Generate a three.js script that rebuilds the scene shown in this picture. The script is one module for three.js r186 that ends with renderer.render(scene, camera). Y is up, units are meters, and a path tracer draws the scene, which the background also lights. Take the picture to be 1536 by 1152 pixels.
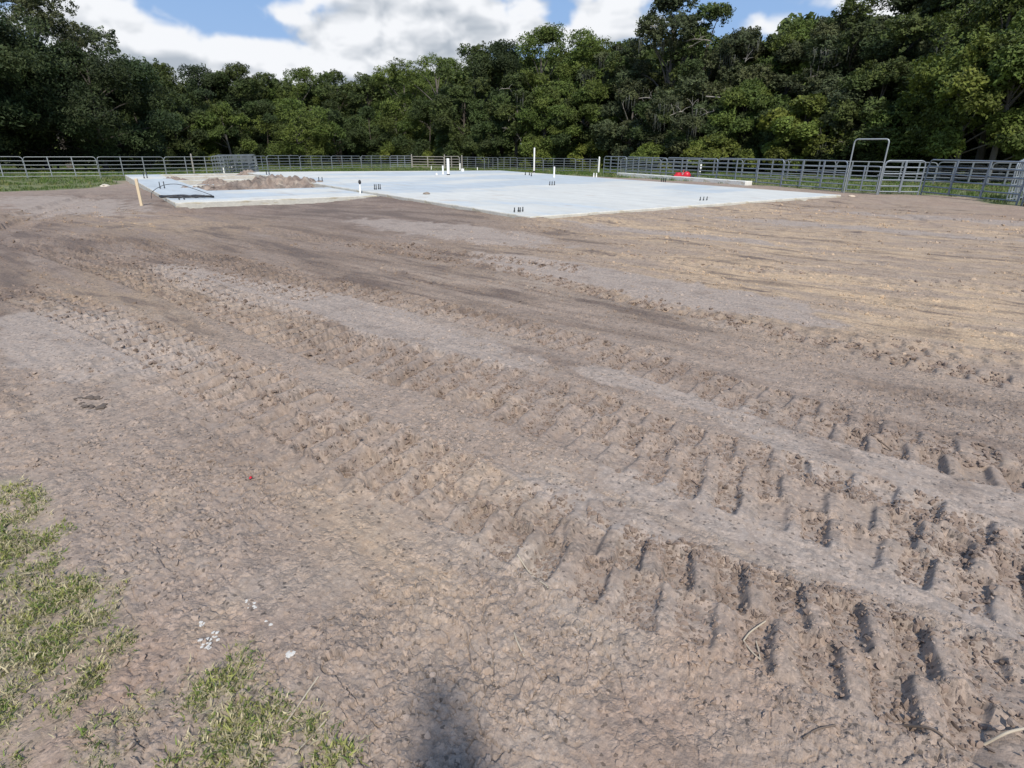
import * as THREE from 'three';
import { mergeGeometries, toCreasedNormals } from 'three/addons/utils/BufferGeometryUtils.js';
import { MarchingCubes } from 'three/addons/objects/MarchingCubes.js';

// ---------------------------------------------------------------- camera, sky, sun, exposure
const EYE = 1.65, FOCAL = 860, HORIZON = 224, ROLL = THREE.MathUtils.degToRad(0.5);
const PITCH = Math.atan((576 - HORIZON) / FOCAL);
const scene = new THREE.Scene();
const camera = new THREE.PerspectiveCamera(THREE.MathUtils.radToDeg(2 * Math.atan(576 / FOCAL)), 4 / 3, 0.05, 2000);
camera.position.set(0, EYE, 0);
camera.rotation.order = 'YXZ';
camera.rotation.set(-PITCH, 0, ROLL);
const SUN_EL = THREE.MathUtils.degToRad(49), SUN_AZ = THREE.MathUtils.degToRad(9);   // behind the photographer, a little to the right
const sunDir = new THREE.Vector3(Math.sin(SUN_AZ) * Math.cos(SUN_EL), Math.sin(SUN_EL), Math.cos(SUN_AZ) * Math.cos(SUN_EL));
const sun = new THREE.DirectionalLight(new THREE.Color(1, 0.94, 0.84), 4.4);
sun.position.copy(sunDir).multiplyScalar(120);
sun.castShadow = true; sun.shadow.radius = 7; sun.shadow.mapSize.set(4096, 4096);
Object.assign(sun.shadow.camera, { left: -90, right: 90, top: 90, bottom: -90, near: 1, far: 300 });
scene.add(sun);
const renderer = new THREE.WebGLRenderer({ antialias: true });
renderer.toneMapping = THREE.LinearToneMapping;
renderer.toneMappingExposure = 1.1;
renderer.shadowMap.enabled = true;

// ---------------------------------------------------------------- noise and small helpers
function rng(seed) { let a = seed >>> 0; return () => { a = (a + 0x6D2B79F5) | 0; let t = Math.imul(a ^ (a >>> 15), 1 | a); t = (t + Math.imul(t ^ (t >>> 7), 61 | t)) ^ t; return ((t ^ (t >>> 14)) >>> 0) / 4294967296; }; }
const PERM = new Uint8Array(512), GX = new Float32Array(256), GY = new Float32Array(256), RV = new Float32Array(256);
{ const r = rng(7); const p = [...Array(256).keys()]; for (let i = 255; i > 0; i--) { const j = Math.floor(r() * (i + 1)); [p[i], p[j]] = [p[j], p[i]]; }
  for (let i = 0; i < 512; i++) PERM[i] = p[i & 255];
  for (let i = 0; i < 256; i++) { const a = r() * Math.PI * 2; GX[i] = Math.cos(a); GY[i] = Math.sin(a); RV[i] = r(); } }
function noise(x, y) {            // gradient noise, about -1..1
  const xi = Math.floor(x), yi = Math.floor(y), fx = x - xi, fy = y - yi, X = xi & 255, Y = yi & 255;
  const u = fx * fx * fx * (fx * (fx * 6 - 15) + 10), v = fy * fy * fy * (fy * (fy * 6 - 15) + 10);
  const a = PERM[PERM[X] + Y], b = PERM[PERM[X + 1] + Y], c = PERM[PERM[X] + Y + 1], d = PERM[PERM[X + 1] + Y + 1];
  const n0 = GX[a] * fx + GY[a] * fy, n1 = GX[b] * (fx - 1) + GY[b] * fy, n2 = GX[c] * fx + GY[c] * (fy - 1), n3 = GX[d] * (fx - 1) + GY[d] * (fy - 1);
  return 1.5 * (n0 + u * (n1 - n0) + v * (n2 + u * (n3 - n2) - n0 - u * (n1 - n0)));
}
function fbm(x, y, o) { let s = 0, a = 0.5, t = 0; for (let i = 0; i < o; i++) { s += a * noise(x, y); t += a; a *= 0.5; x = x * 2.03 + 17.3; y = y * 2.03 - 9.1; } return s / t; }
const CELL = [0, 0, 0];
function cells(x, y) {            // Worley: [F1, F2, id value]
  const xi = Math.floor(x), yi = Math.floor(y); let f1 = 9, f2 = 9, id = 0;
  for (let j = -1; j <= 1; j++) for (let i = -1; i <= 1; i++) {
    const h = PERM[PERM[(xi + i) & 255] + ((yi + j) & 255)], dx = xi + i + RV[h] - x, dy = yi + j + RV[(h + 91) & 255] - y, d = dx * dx + dy * dy;
    if (d < f1) { f2 = f1; f1 = d; id = h; } else if (d < f2) f2 = d;
  }
  CELL[0] = Math.sqrt(f1); CELL[1] = Math.sqrt(f2); CELL[2] = RV[(id + 33) & 255]; return CELL;
}
const clamp = (x, a = 0, b = 1) => x < a ? a : x > b ? b : x;
const sm = (a, b, x) => { const t = clamp((x - a) / (b - a)); return t * t * (3 - 2 * t); };
const mix = (a, b, t) => a + (b - a) * t;
// a photograph pixel -> [x, forward] where its ray meets the height h (forward is -z)
function G(px, py, h = 0) {
  const cr = Math.cos(ROLL), sr = Math.sin(ROLL), a0 = px - 768, b0 = py - 576;
  const a = (a0 * cr + b0 * sr) / FOCAL, b = -(-a0 * sr + b0 * cr) / FOCAL, c = Math.cos(PITCH), s = Math.sin(PITCH);
  const t = (h - EYE) / (b * c - s);
  return [a * t, (c + b * s) * t];
}
function heightAt(px, py, fwd) {  // the height at which a pixel's ray passes the distance fwd; and its x
  const cr = Math.cos(ROLL), sr = Math.sin(ROLL), a0 = px - 768, b0 = py - 576;
  const a = (a0 * cr + b0 * sr) / FOCAL, b = -(-a0 * sr + b0 * cr) / FOCAL, c = Math.cos(PITCH), s = Math.sin(PITCH);
  const t = fwd / (c + b * s);
  return [EYE + (b * c - s) * t, a * t];
}
const used = new Map();
function numbered(n) { const k = used.get(n) || 0; used.set(n, k + 1); return k ? `${n}_${String(k).padStart(3, '0')}` : n; }
function tag(o, label, category, group, kind) { if (label) o.userData.label = label; if (category) o.userData.category = category; if (group) o.userData.group = group; if (kind) o.userData.kind = kind; return o; }
function thing(name, label, category, x = 0, y = 0, z = 0, group) { const g = new THREE.Group(); g.name = numbered(name); g.position.set(x, y, z); scene.add(g); return tag(g, label, category, group); }
function part(name, geo, mat, parent) { const m = new THREE.Mesh(geo, mat); m.name = name; m.castShadow = m.receiveShadow = true; parent.add(m); return m; }
function single(name, geo, mat, label, category, group, kind) { const m = new THREE.Mesh(geo, mat); m.name = numbered(name); m.castShadow = m.receiveShadow = true; scene.add(m); return tag(m, label, category, group, kind); }
const V3 = (x, y, z) => new THREE.Vector3(x, y, z);
function tube(pts, r, seg = 8, rad = 6, closed = false, tension = 0.5) { return new THREE.TubeGeometry(new THREE.CatmullRomCurve3(pts, closed, 'catmullrom', tension), seg, r, rad, closed); }
function rod(a, b, r0, r1 = r0, seg = 8) {
  const d = b.clone().sub(a), g = new THREE.CylinderGeometry(r1, r0, d.length(), seg, 1);
  g.applyQuaternion(new THREE.Quaternion().setFromUnitVectors(V3(0, 1, 0), d.clone().normalize()));
  return g.translate((a.x + b.x) / 2, (a.y + b.y) / 2, (a.z + b.z) / 2);
}
// ---------------------------------------------------------------- sky: air and broken cumulus
{
  const W = 3072, H = 1536, d = new Float32Array(W * H * 4);
  // cloud banks in the view, as [azimuth deg right of forward, elevation deg, half-width, half-height, amount]; elsewhere the same broken noise goes on
  const P = (px, py) => { const c = Math.cos(PITCH), s = Math.sin(PITCH), a = (px - 768) / FOCAL, b = (576 - py) / FOCAL; const X = a, Y = b * c - s, Z = c + b * s; return [Math.atan2(X, Z) * 57.2958, Math.atan2(Y, Math.hypot(X, Z)) * 57.2958]; };
  const banks = [[170, 50, 120, 70, .8], [90, 20, 60, 60, .5], [360, 85, 60, 34, .55], [270, 100, 120, 40, .55], [420, 14, 34, 22, .6], [640, 60, 190, 85, 1.0], [520, 100, 120, 40, .6], [905, 30, 62, 50, .8], [1135, 34, 55, 24, .8], [1240, 0, 70, 22, .4], [560, -60, 150, 60, .6],
    [330, 10, 80, 50, -1.0], [300, 62, 80, 26, -.4], [430, 75, 40, 30, -.4], [250, 2, 60, 20, -.5], [842, 12, 24, 30, -.75], [1095, 8, 60, 18, -.7], [1215, 20, 40, 24, -.6], [440, 60, 28, 20, -.35]].map(([px, py, w, h, a]) => { const c = P(px, py), e = P(px + w, py - h); return [c[0], c[1], Math.abs(e[0] - c[0]) + .01, Math.abs(e[1] - c[1]) + .01, a]; });
  const dens = (az, el) => {
    const y = Math.sin(el * .0174533), cx = Math.cos(el * .0174533) / (y + .22), X = Math.sin(az * .0174533) * cx, Z = Math.cos(az * .0174533) * cx;
    const wx = X + .12 * noise(X * 3.1, Z * 3.1), wz = Z + .12 * noise(X * 3.1 + 9, Z * 3.1 + 4);
    let v = fbm(wx * 1.15 + 3.7, wz * 1.15 + 1.2, 5) * .75 + .0;
    const ba = az * .11 + .2 * noise(az * .35, el * .5), be = el * .17;
    v += .42 * fbm(ba * 3.2 + 40, be * 3.6, 5);
    for (const b of banks) { const u = (az - b[0]) / b[2], w = (el - b[1]) / b[3], q = u * u + w * w; if (q < 6) v += .62 * b[4] * Math.exp(-q * .9); }
    return v;
  };
  for (let j = 0; j < H; j++) {
    const el = (j + .5) / H * 180 - 90;
    for (let i = 0; i < W; i++) {
      const k = (j * W + i) * 4; d[k + 3] = 1;
      if (el < 0) { d[k] = .30; d[k + 1] = .29; d[k + 2] = .27; continue; }
      const az = ((i + .5) / W * 360 - 180) + 90;          // u=.5 looks along +x; forward is -z
      const a2 = ((az + 540) % 360) - 180, h = Math.exp(-el / 14);
      let r = mix(.20, .52, h), g = mix(.42, .72, h), b = mix(.84, 1.02, h);
      const v = dens(a2, el), c = sm(-.02, .34, v), lit = clamp(.50 + 2.1 * (v - dens(a2 - .6, el + 1.3)) + .30 * (1 - sm(.1, .7, v)) + .55 * fbm(a2 * .16 + 7, el * .3, 4), 0, 1);
      const R = mix(.52, 1.08, lit), Gn = mix(.58, 1.10, lit), B = mix(.66, 1.14, lit);
      d[k] = mix(r, R, c); d[k + 1] = mix(g, Gn, c); d[k + 2] = mix(b, B, c);
    }
  }
  const t = new THREE.DataTexture(d, W, H, THREE.RGBAFormat, THREE.FloatType);
  t.mapping = THREE.EquirectangularReflectionMapping; t.magFilter = t.minFilter = THREE.LinearFilter; t.needsUpdate = true;
  scene.background = t; scene.environment = t; scene.backgroundIntensity = 0.78; scene.environmentIntensity = 0.78;
}
console.log('sky done');

// ---------------------------------------------------------------- slab plan: origin at its front corner, U runs away to the left, V away to the right
const TOP = 0.15, TH = THREE.MathUtils.degToRad(35.5), O = G(795, 325, TOP);
const UV = (u, v) => [O[0] - Math.sin(TH) * u + Math.cos(TH) * v, O[1] + Math.cos(TH) * u + Math.sin(TH) * v];
const toUV = (x, f) => { const a = x - O[0], b = f - O[1]; return [-a * Math.sin(TH) + b * Math.cos(TH), a * Math.cos(TH) + b * Math.sin(TH)]; };
const MAIN = [UV(0, 0), UV(0, 14.8), UV(27.2, 17.6), UV(31.2, 0)];
const KE = .07, EXT = (() => { const a = toUV(...G(247, 305, KE)), b = toUV(...G(195, 262, KE)); return { u0: a[0], u1: b[0], v0: (a[1] + b[1]) / 2 }; })();

// ---------------------------------------------------------------- ground
const TRACKS = [];
function track(pts, width, depth, pitch, fade0, fade1, lug = 1, phase = 0, damp = 0) {
  const c = new THREE.CatmullRomCurve3(pts.map(([x, f]) => V3(x, 0, f)), false, 'centripetal'), n = Math.ceil(c.getLength() / 0.18), p = c.getSpacedPoints(n), L = c.getLength();
  const bb = [1e9, -1e9, 1e9, -1e9]; for (const q of p) { bb[0] = Math.min(bb[0], q.x - width); bb[1] = Math.max(bb[1], q.x + width); bb[2] = Math.min(bb[2], q.z - width); bb[3] = Math.max(bb[3], q.z + width); }
  TRACKS.push({ p, n, L, bb, width, depth, pitch, fade0, fade1, lug, phase, damp, id: TRACKS.length });
}
const t1 = [[3.2, .85], [2.6, 1.45], [2.12, 1.95], [1.74, 2.38], [1.05, 2.9], [.41, 3.46], [-.34, 4.04], [-1.6, 4.88], [-2.78, 5.97], [-4.5, 7.39], [-6.95, 9.27], [-9.6, 11.2]];
const shift = (pts, d) => pts.map(([x, f], i) => { const a = pts[Math.max(0, i - 1)], b = pts[Math.min(pts.length - 1, i + 1)], dx = b[0] - a[0], df = b[1] - a[1], l = Math.hypot(dx, df); return [x + df / l * d, f - dx / l * d]; });
function rows(pts, offs, width, depth, pitch, f0, f1, ph, damp = 0) { offs.forEach((o, k) => track(shift(pts, o), width, depth, pitch, f0, f1, 1, ph + [0, .82, 1.35][k] * pitch, damp)); }
rows(t1, [.30, .025, -.25], .262, .030, .207, 1.1, 2.7, .3, .42);
rows([[2.9, .3], [2.3, .78], [1.58, 1.30], [1.15, 1.60], [.4, 2.03], [-.23, 2.53], [-1.22, 3.28], [-2.6, 4.4], [-4.3, 5.7], [-6.5, 7.2]], [.15, -.13], .27, .031, .215, 1.1, 2.6, .6, .36);
rows([[3.9, 1.9], [3.2, 2.5], [2.13, 3.43], [1.25, 4.33], [.01, 5.51], [-1.33, 6.61], [-3.58, 8.32], [-5.96, 9.98], [-9.06, 11.89]], [.14, -.14], .26, .036, .20, 1.05, 1.9, .2, .45);
rows([[4.6, 3.4], [3.6, 4.4], [2.45, 5.63], [1.44, 6.71], [-.3, 8.72], [-1.92, 9.85], [-5, 12.3]], [.09, -.09], .17, .036, .21, 1.05, 1.05, .5, 1);
rows([[7.5, 2.6], [5.5, 3.9], [4.35, 4.6], [3.37, 5.21], [2.0, 6.3], [.6, 7.7]], [.1, -.1], .2, .034, .2, .7, .6, .1);
rows([[1.2, 8.4], [-.44, 9.59], [-4.56, 12.18], [-8, 14.2]], [.12, -.12], .23, .038, .2, 1.1, 1.1, .7, .9);
rows([[7.2, 7.2], [3.2, 9.0], [0.8, 10.2], [-1.6, 11.8]], [.12, -.12], .22, .034, .2, .6, .6, .4);
rows([[0.6, 2.2], [-.9, 2.75], [-2.2, 3.7], [-3.8, 4.4]], [.12, -.12], .24, .030, .2, .6, 1.2, .4);
rows([[-2.2, 6.6], [-4.4, 8.3], [-7.5, 10.6], [-11, 13]], [.12, -.12], .24, .036, .2, 1, 1, .8, .6);
track([G(-60, 372), G(0, 345), G(50, 322), G(120, 300), G(160, 288)], .7, .16, .3, 1, 1, .15);
track([G(-40, 332), G(20, 318), G(90, 300), G(140, 286)], .6, .13, .3, 1, 1, .15);
track([G(1180, 300), G(1330, 318), G(1430, 345), G(1536, 350)], .5, .08, .3, 1, 1, .2);
track([G(1290, 297), G(1400, 320), G(1536, 340)], .5, .08, .3, 1, 1, .2);
const DIRX = -.775, DIRZ = .632;   // the way most machines drove

const DIRT = [[-80, 18], [-21.6, 26.4], [-20.9, 30.2], [-23, 36], [-17.5, 43.5], [0, 47.6], [11.8, 33.4], [14.9, 27.0], [17.5, 25.4], [17.5, 20.7], [19.5, 15], [60, 2], [60, -30], [-80, -30]];
function signedDist(poly, x, y) { let s = 1e9, ins = false; for (let i = 0, j = poly.length - 1; i < poly.length; j = i++) { const [ax, ay] = poly[j], [bx, by] = poly[i]; const dx = bx - ax, dy = by - ay, t = clamp(((x - ax) * dx + (y - ay) * dy) / (dx * dx + dy * dy)); s = Math.min(s, Math.hypot(ax + dx * t - x, ay + dy * t - y)); if ((ay > y) !== (by > y) && x < (bx - ax) * (y - ay) / (by - ay) + ax) ins = !ins; } return ins ? -s : s; }
const PATCH = [[[-120, 700], [0, 706], [55, 735], [105, 800], [88, 850], [185, 872], [208, 950], [170, 1005], [110, 1060], [60, 1110], [20, 1180], [-200, 1180]], [[275, 1000], [330, 985], [385, 960], [400, 1035], [470, 1035], [515, 1085], [545, 1150], [560, 1260], [200, 1280], [255, 1140]], [[100, 1090], [190, 1020], [260, 1030], [240, 1120], [150, 1200], [60, 1200]]].map(p => p.map(([a, b]) => G(a, b)));
function lawn(x, f) {            // 0..1: how much grass grows here
  let g = 0;
  if (f < 4 && x < .8 && Math.abs(x) < 6) {
    const w = .05 * noise(x * 6, f * 6) + .03 * noise(x * 17, f * 17);
    g = Math.max(sm(.05, -.07, signedDist(PATCH[0], x, f) + w), sm(.04, -.08, signedDist(PATCH[1], x, f) + w), .55 * sm(.02, -.08, signedDist(PATCH[2], x, f) + w));
    if (f < 1 && x < 0) g = Math.max(g, sm(0, -.6, x + w * 3) * sm(1.2, .8, f));
    g *= .18 + .82 * sm(-.3, .4, fbm(x * 7 + 5, f * 7, 3) + .05);
  }
  const r = Math.hypot(x, f);
  if (r > 12) { const s = signedDist(DIRT, x, f) + .9 * noise(x * .35, f * .35) + .3 * noise(x * 1.7, f * 1.7); g = Math.max(g, sm(-.15, .5, s)); }
  return g;
}
function baseHeight(x, f) {
  let h = -.30 * sm(-12, -26, x) * sm(14, 34, f) - .32 * sm(42, 62, f) * sm(16, -4, x);
  h += .035 * fbm(x * .33, f * .33, 2) * sm(0, 4, Math.hypot(x, f) + 1);
  return h;
}
const OUT = { lug: 0, band: 0, damp: 0, edge: 0 };
function groundHeight(x, f) {
  let h = baseHeight(x, f);
  const r = Math.hypot(x, f), s = x * DIRX + f * DIRZ, t = -x * DIRZ + f * DIRX;
  const near = sm(30, 8, r);
  // dirt banked against the concrete, and the uneven strip that the blade left
  const [u, v] = toUV(x, f);
  const bank = (a) => Math.exp(-a * a / 1.3);
  if (r < 40) {
    if (u < .4 && v > -2 && v < 15.5) h += .075 * bank(u + .1) * sm(-2, 0, v);
    if (v < .4 && u > -1.5 && u < 9) h += .06 * bank(v) * sm(-1.5, 0, u);
    h -= .10 * sm(.5, -2.5, v) * sm(3, 8, u);
    if (v < .5 && v > EXT.v0 && u > EXT.u0 && u < EXT.u1) h -= .06;
    if (v < EXT.v0 + .3 && u > 8) h += .05 * bank(v - EXT.v0);
  }
  OUT.lug = 0; OUT.band = 0; OUT.damp = OUT.edge = 0;
  if (r < 60) {
    h += near * (.018 * fbm(s * .55 + 3, t * 1.9, 4) + .014 * fbm(s * 1.1, t * 7 + 2, 3)) + sm(60, 20, r) * .012 * fbm(s * .5, t * 3, 3);
    for (const T of TRACKS) {
      const b = T.bb; if (x < b[0] || x > b[1] || f < b[2] || f > b[3]) continue;
      let best = 1e9, bs = 0, bt = 0;
      for (let i = 0; i < T.n; i++) { const a = T.p[i], c = T.p[i + 1], dx = c.x - a.x, dz = c.z - a.z, l2 = dx * dx + dz * dz, k = clamp(((x - a.x) * dx + (f - a.z) * dz) / l2), ex = x - a.x - dx * k, ez = f - a.z - dz * k, d = ex * ex + ez * ez; if (d < best) { best = d; bs = (i + k) / T.n; bt = Math.sign(dx * ez - dz * ex); } }
      const wob = .016 * noise(x * 5 + T.id, f * 5) + .006 * noise(x * 17, f * 17);
      const w = Math.sqrt(best) * bt + wob, hw = T.width / 2, aw = Math.abs(w); if (aw > hw * 1.7 + .05) continue;
      const along = bs * T.L, fade = mix(T.fade0, T.fade1, sm(.1, .7, bs)) * sm(0, .05, bs) * sm(1, .94, bs);
      const worn = clamp(.78 + .7 * fbm(x * .9 + 11 * (T.id >> 1), f * .9, 2) + .3 * sm(.6, 1.4, x) * sm(3.6, 2.6, f), .22, 1.1) * fade;
      const jit = .012 * noise(x * 7 + 5, f * 7) + .004 * noise(x * 24, f * 24) + .002 * noise(x * 60, f * 60);
      const q = (along + T.phase + w * .17 + jit) / T.pitch, fr = q - Math.floor(q), rid = RV[(Math.floor(q) * 7 + T.id * 13) & 255];
      const gap = .31 + .12 * rid, pocket = sm(gap - .05, gap + .09, fr) * sm(1.0, .88, fr);
      const cross = sm(hw + .002, hw - .018, aw + .012 * noise(along * 9 + T.id, w * 9) + .004 * noise(x * 30, f * 30));
      const inn = sm(hw + .04, hw - .02, aw), rub = sm(.05, 0, Math.abs(aw - hw) + .02 * noise(x * 9, f * 9));
      h += T.depth * worn * (-.05 * inn + .55 * T.lug * cross * sm(.02, .14, fr) * sm(gap + .04, gap - .10, fr) * (.45 + .5 * rid) - .92 * T.lug * pocket * cross * (.7 + .5 * rid) * (1 - .4 * sm(0, .5, noise(x * 3.3 + 3, f * 3.3))) - (1 - T.lug) * .6 * inn + .22 * sm(hw * 1.6, hw * 1.02, aw) * (1 - inn) * (.7 + .7 * noise(along * 4, T.id * 3)) + rub / Math.max(1, worn) * (.16 * noise(x * 17, f * 17) + .22 * (sm(.65, .1, cells(x * 22, f * 22)[0]) - .35)));
      if (rid > .22) OUT.damp = Math.max(OUT.damp, T.damp * sm(.25, .6, fade * sm(gap - .1, gap + .1, fr) * sm(1.1, .85, fr) * sm(hw + .03, hw - .02, aw) - .35 * noise(x * 14 + 3, f * 14)));
      OUT.edge = Math.max(OUT.edge, sm(.028, .0, Math.abs(aw - hw)) * clamp(worn) * T.lug * (w < 0 ? 1 : .35) * sm(gap - .05, gap + .1, fr));  // print edges, mostly the far ones, where dark crumbs imitate wall shade
      OUT.band = Math.max(OUT.band, inn * clamp(worn * 1.1));
      OUT.lug = Math.max(OUT.lug, clamp(worn) * pocket * cross * T.lug);
    }
  }
  if (r < 30) h += near * (1 - .8 * silt(x, f)) * (1 - .9 * OUT.band) * .028 * sm(.05, .5, fbm(s * .7 + 12, t * 3.2, 3)) * sm(-.1, .6, noise(x * 11, f * 11)) * sm(2.5, 5, r);
  if (r < 14) {                  // crumbs, crusts and cracks
    const k = sm(14, 5, r) * (1 - .75 * silt(x, f)), m = sm(-.05, .4, fbm(x * .95 + 31, f * .95 + 8, 3) + .22 * sm(2.6, 1.2, r)), m2 = sm(.05, .45, fbm(s * .8 + 60, t * 2.2, 3));
    const keep = 1 - Math.max(.92 * sm(0, .4, OUT.lug), .72 * OUT.band);
    const c1 = cells(x * 21, f * 21); h += k * keep * (.25 + .75 * m) * .0065 * (.5 + c1[2]) * (sm(.62, .1, c1[0]) - .35);
    const c2 = cells(x * 47 + 3, f * 47); h += k * (.3 + .7 * Math.max(m, m2)) * keep * .0055 * (.4 + c2[2]) * (sm(.6, .1, c2[0]) - .3);
    const c3 = cells(x * 8.5 + 2 * noise(x * 4, f * 4), f * 8.5 + 2 * noise(x * 4 + 7, f * 4)); h += k * keep * m * .012 * (c3[2] - .5) - k * (.3 + .7 * m) * keep * .011 * sm(.055, .0, c3[1] - c3[0]);
    h += k * .006 * (1 - .65 * OUT.band) * fbm(x * 15, f * 15, 3);
  }
  return h;
}
const mixc = (a, b, t) => { a[0] += (b[0] - a[0]) * t; a[1] += (b[1] - a[1]) * t; a[2] += (b[2] - a[2]) * t; };
const SOIL = { grey: [.325, .252, .203], tan: [.50, .365, .24], dark: [.155, .113, .090], pale: [.43, .36, .30], rust: [.32, .22, .165], green: [.085, .12, .03], straw: [.36, .32, .20], mauve: [.310, .244, .205] };
const blob = (px, py, rx, rf, a) => { const c = G(px, py); return [c[0], c[1], rx, rf, a]; };
const TANS = [blob(1050, 350, 3.2, 1.6, 1), blob(1300, 430, 2.2, 1.2, 1), blob(1480, 500, 1.4, .9, .9), blob(1200, 320, 5, 3, .7), blob(230, 330, 3.5, 1.6, .8), blob(60, 320, 3, 1.5, .4), blob(150, 430, 1.6, .8, .5), blob(700, 700, .45, .25, .4), blob(560, 800, .5, .25, .45), blob(1420, 340, 6, 3, .6)];
const DARKS = [blob(620, 420, 3, 1.0, .8), blob(400, 370, 2.4, .9, .6), blob(860, 450, 1.4, .6, .6), blob(760, 400, 1.8, .7, .7), blob(980, 590, .9, .4, .7), blob(1250, 600, 1.2, .5, .7), blob(1400, 640, 1, .5, .5), blob(600, 520, .9, .35, .6), blob(530, 320, 4, 1.0, .8), blob(1350, 600, 1.2, .5, .4), blob(1250, 310, 4, 1.5, .5), blob(120, 380, 3, 1, .4), blob(60, 360, 4, 1.6, .5), blob(330, 790, .6, .3, .35)];
const PALES = [blob(120, 500, 1.2, .5, .7), blob(330, 450, 1.2, .4, .4), blob(620, 490, 1.0, .4, .5), blob(1150, 800, .7, .25, .5), blob(900, 760, .5, .2, .4), blob(800, 840, .5, .2, .5), blob(730, 1010, .3, .15, .4), blob(820, 430, 1, .5, .4)];
const SILT = [blob(930, 420, 1.9, .55, 1), blob(1050, 450, 1.2, .35, 1), blob(820, 395, 1.4, .35, .8), blob(480, 455, 1.5, .42, 1), blob(620, 500, 1.0, .34, 1), blob(330, 425, 1.4, .4, .9), blob(110, 510, 1.1, .55, 1), blob(250, 530, .6, .3, .8), blob(1160, 800, .75, .16, 1), blob(900, 765, .4, .12, .9), blob(1000, 590, .8, .2, .7), blob(660, 345, 2.4, .9, .9), blob(1000, 350, 2.4, .5, .7), blob(1330, 700, .8, .2, .9), blob(1420, 760, .6, .15, .8), blob(1250, 340, 4, .8, .6), blob(1450, 330, 4, 1, .6), blob(90, 300, 5, 2, .7)];
const TORN = [[1297, 737], [1362, 757], [1438, 782], [1418, 816], [1492, 806], [1235, 722], [1205, 888], [1270, 900], [1130, 858], [1062, 832], [1350, 935], [1520, 845], [985, 815], [1400, 668], [1320, 650]].map(([a, b]) => blob(a, b, .10, .075, .9));
const torn = (x, f) => { const a = x > .3 && f < 4 ? field(TORN, x, f) : 0; return a < .1 ? 0 : .85 * sm(.34, .5, a + .30 * noise(x * 17, f * 17) + .15 * noise(x * 45, f * 45)); };
const silt = (x, f) => { const a = field(SILT, x, f); return a < .12 ? 0 : sm(.36, .5, a + .30 * fbm(x * 2.2 + 4, f * 2.2, 4)); };
function field(list, x, f) { let m = 0; for (const b of list) { const dx = (x - b[0]), df = (f - b[1]), s = (dx * DIRX + df * DIRZ) / (b[2] * 1.3), t = (-dx * DIRZ + df * DIRX) / b[3], q = s * s + t * t; if (q < 5) m = Math.max(m, b[4] * Math.exp(-q * .8)); } return m; }
function groundColor(x, f, c) {
  const s = x * DIRX + f * DIRZ, t = -x * DIRZ + f * DIRX, r = Math.hypot(x, f);
  c[0] = SOIL.grey[0]; c[1] = SOIL.grey[1]; c[2] = SOIL.grey[2];
  const n1 = fbm(s * .5, t * 2.1 + 4, 4), n2 = fbm(x * 2.3 + 9, f * 2.3, 4), n3 = fbm(s * 1.2 + 20, t * 9, 3), n4 = fbm(x * .22 + 3, f * .22, 3);
  mixc(c, SOIL.mauve, sm(-.1, .5, n4) * .8);
  const mid = sm(4.2, 8, r) * sm(40, 20, r), right = sm(-3, 3, x * .62 - f * .26 + 3.2);      // damper brown earth on the left and middle, dry sandy earth to the right
  mixc(c, [.180, .127, .098], mid * (1 - .75 * right) * (.45 + .55 * sm(-.4, .3, n1 + .4 * n3)));
  mixc(c, SOIL.tan, clamp(mid * right * (.22 + .55 * sm(-.2, .4, n1 + .5 * n3)) + field(TANS, x, f) * sm(-.45, .25, n1 + .3 * n3) + .22 * sm(.2, .6, n2)));
  mixc(c, SOIL.pale, clamp(field(PALES, x, f) * sm(-.3, .3, n2) + .24 * sm(.2, .6, fbm(x * 1.3 + 50, f * 1.3, 3))));
  mixc(c, SOIL.dark, clamp(field(DARKS, x, f) * sm(-.35, .25, n1 + .25 * n3) * .9 + (.25 + .45 * mid) * sm(.10, .42, n1) + (.2 + .4 * mid) * sm(.08, .5, n3)));
  mixc(c, SOIL.rust, .55 * sm(.1, .5, fbm(x * 1.1 + 70, f * 1.1 + 3, 3)) * sm(3.5, 1.5, r) + .4 * sm(0, .5, n4 + .2) * sm(14, 24, r));
  const sl = silt(x, f); if (sl > 0) { const d = [.365, .297, .250]; mixc(d, SOIL.dark, .4 * sm(.1, .5, n2) + .05); mixc(c, d, sl * .92); }
  const g = lawn(x, f);
  if (g > 0) { const d = [...SOIL.green]; mixc(d, SOIL.straw, r < 8 ? .85 : .18 + .2 * sm(-.2, .5, n2)); mixc(c, d, clamp(g * (r < 8 ? .55 : 1))); }
  const k = 1 + .10 * noise(x * 13, f * 13) + .07 * noise(x * 41, f * 41) * sm(12, 4, r) + .10 * n3;
  c[0] *= k; c[1] *= k; c[2] *= k;
}
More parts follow.
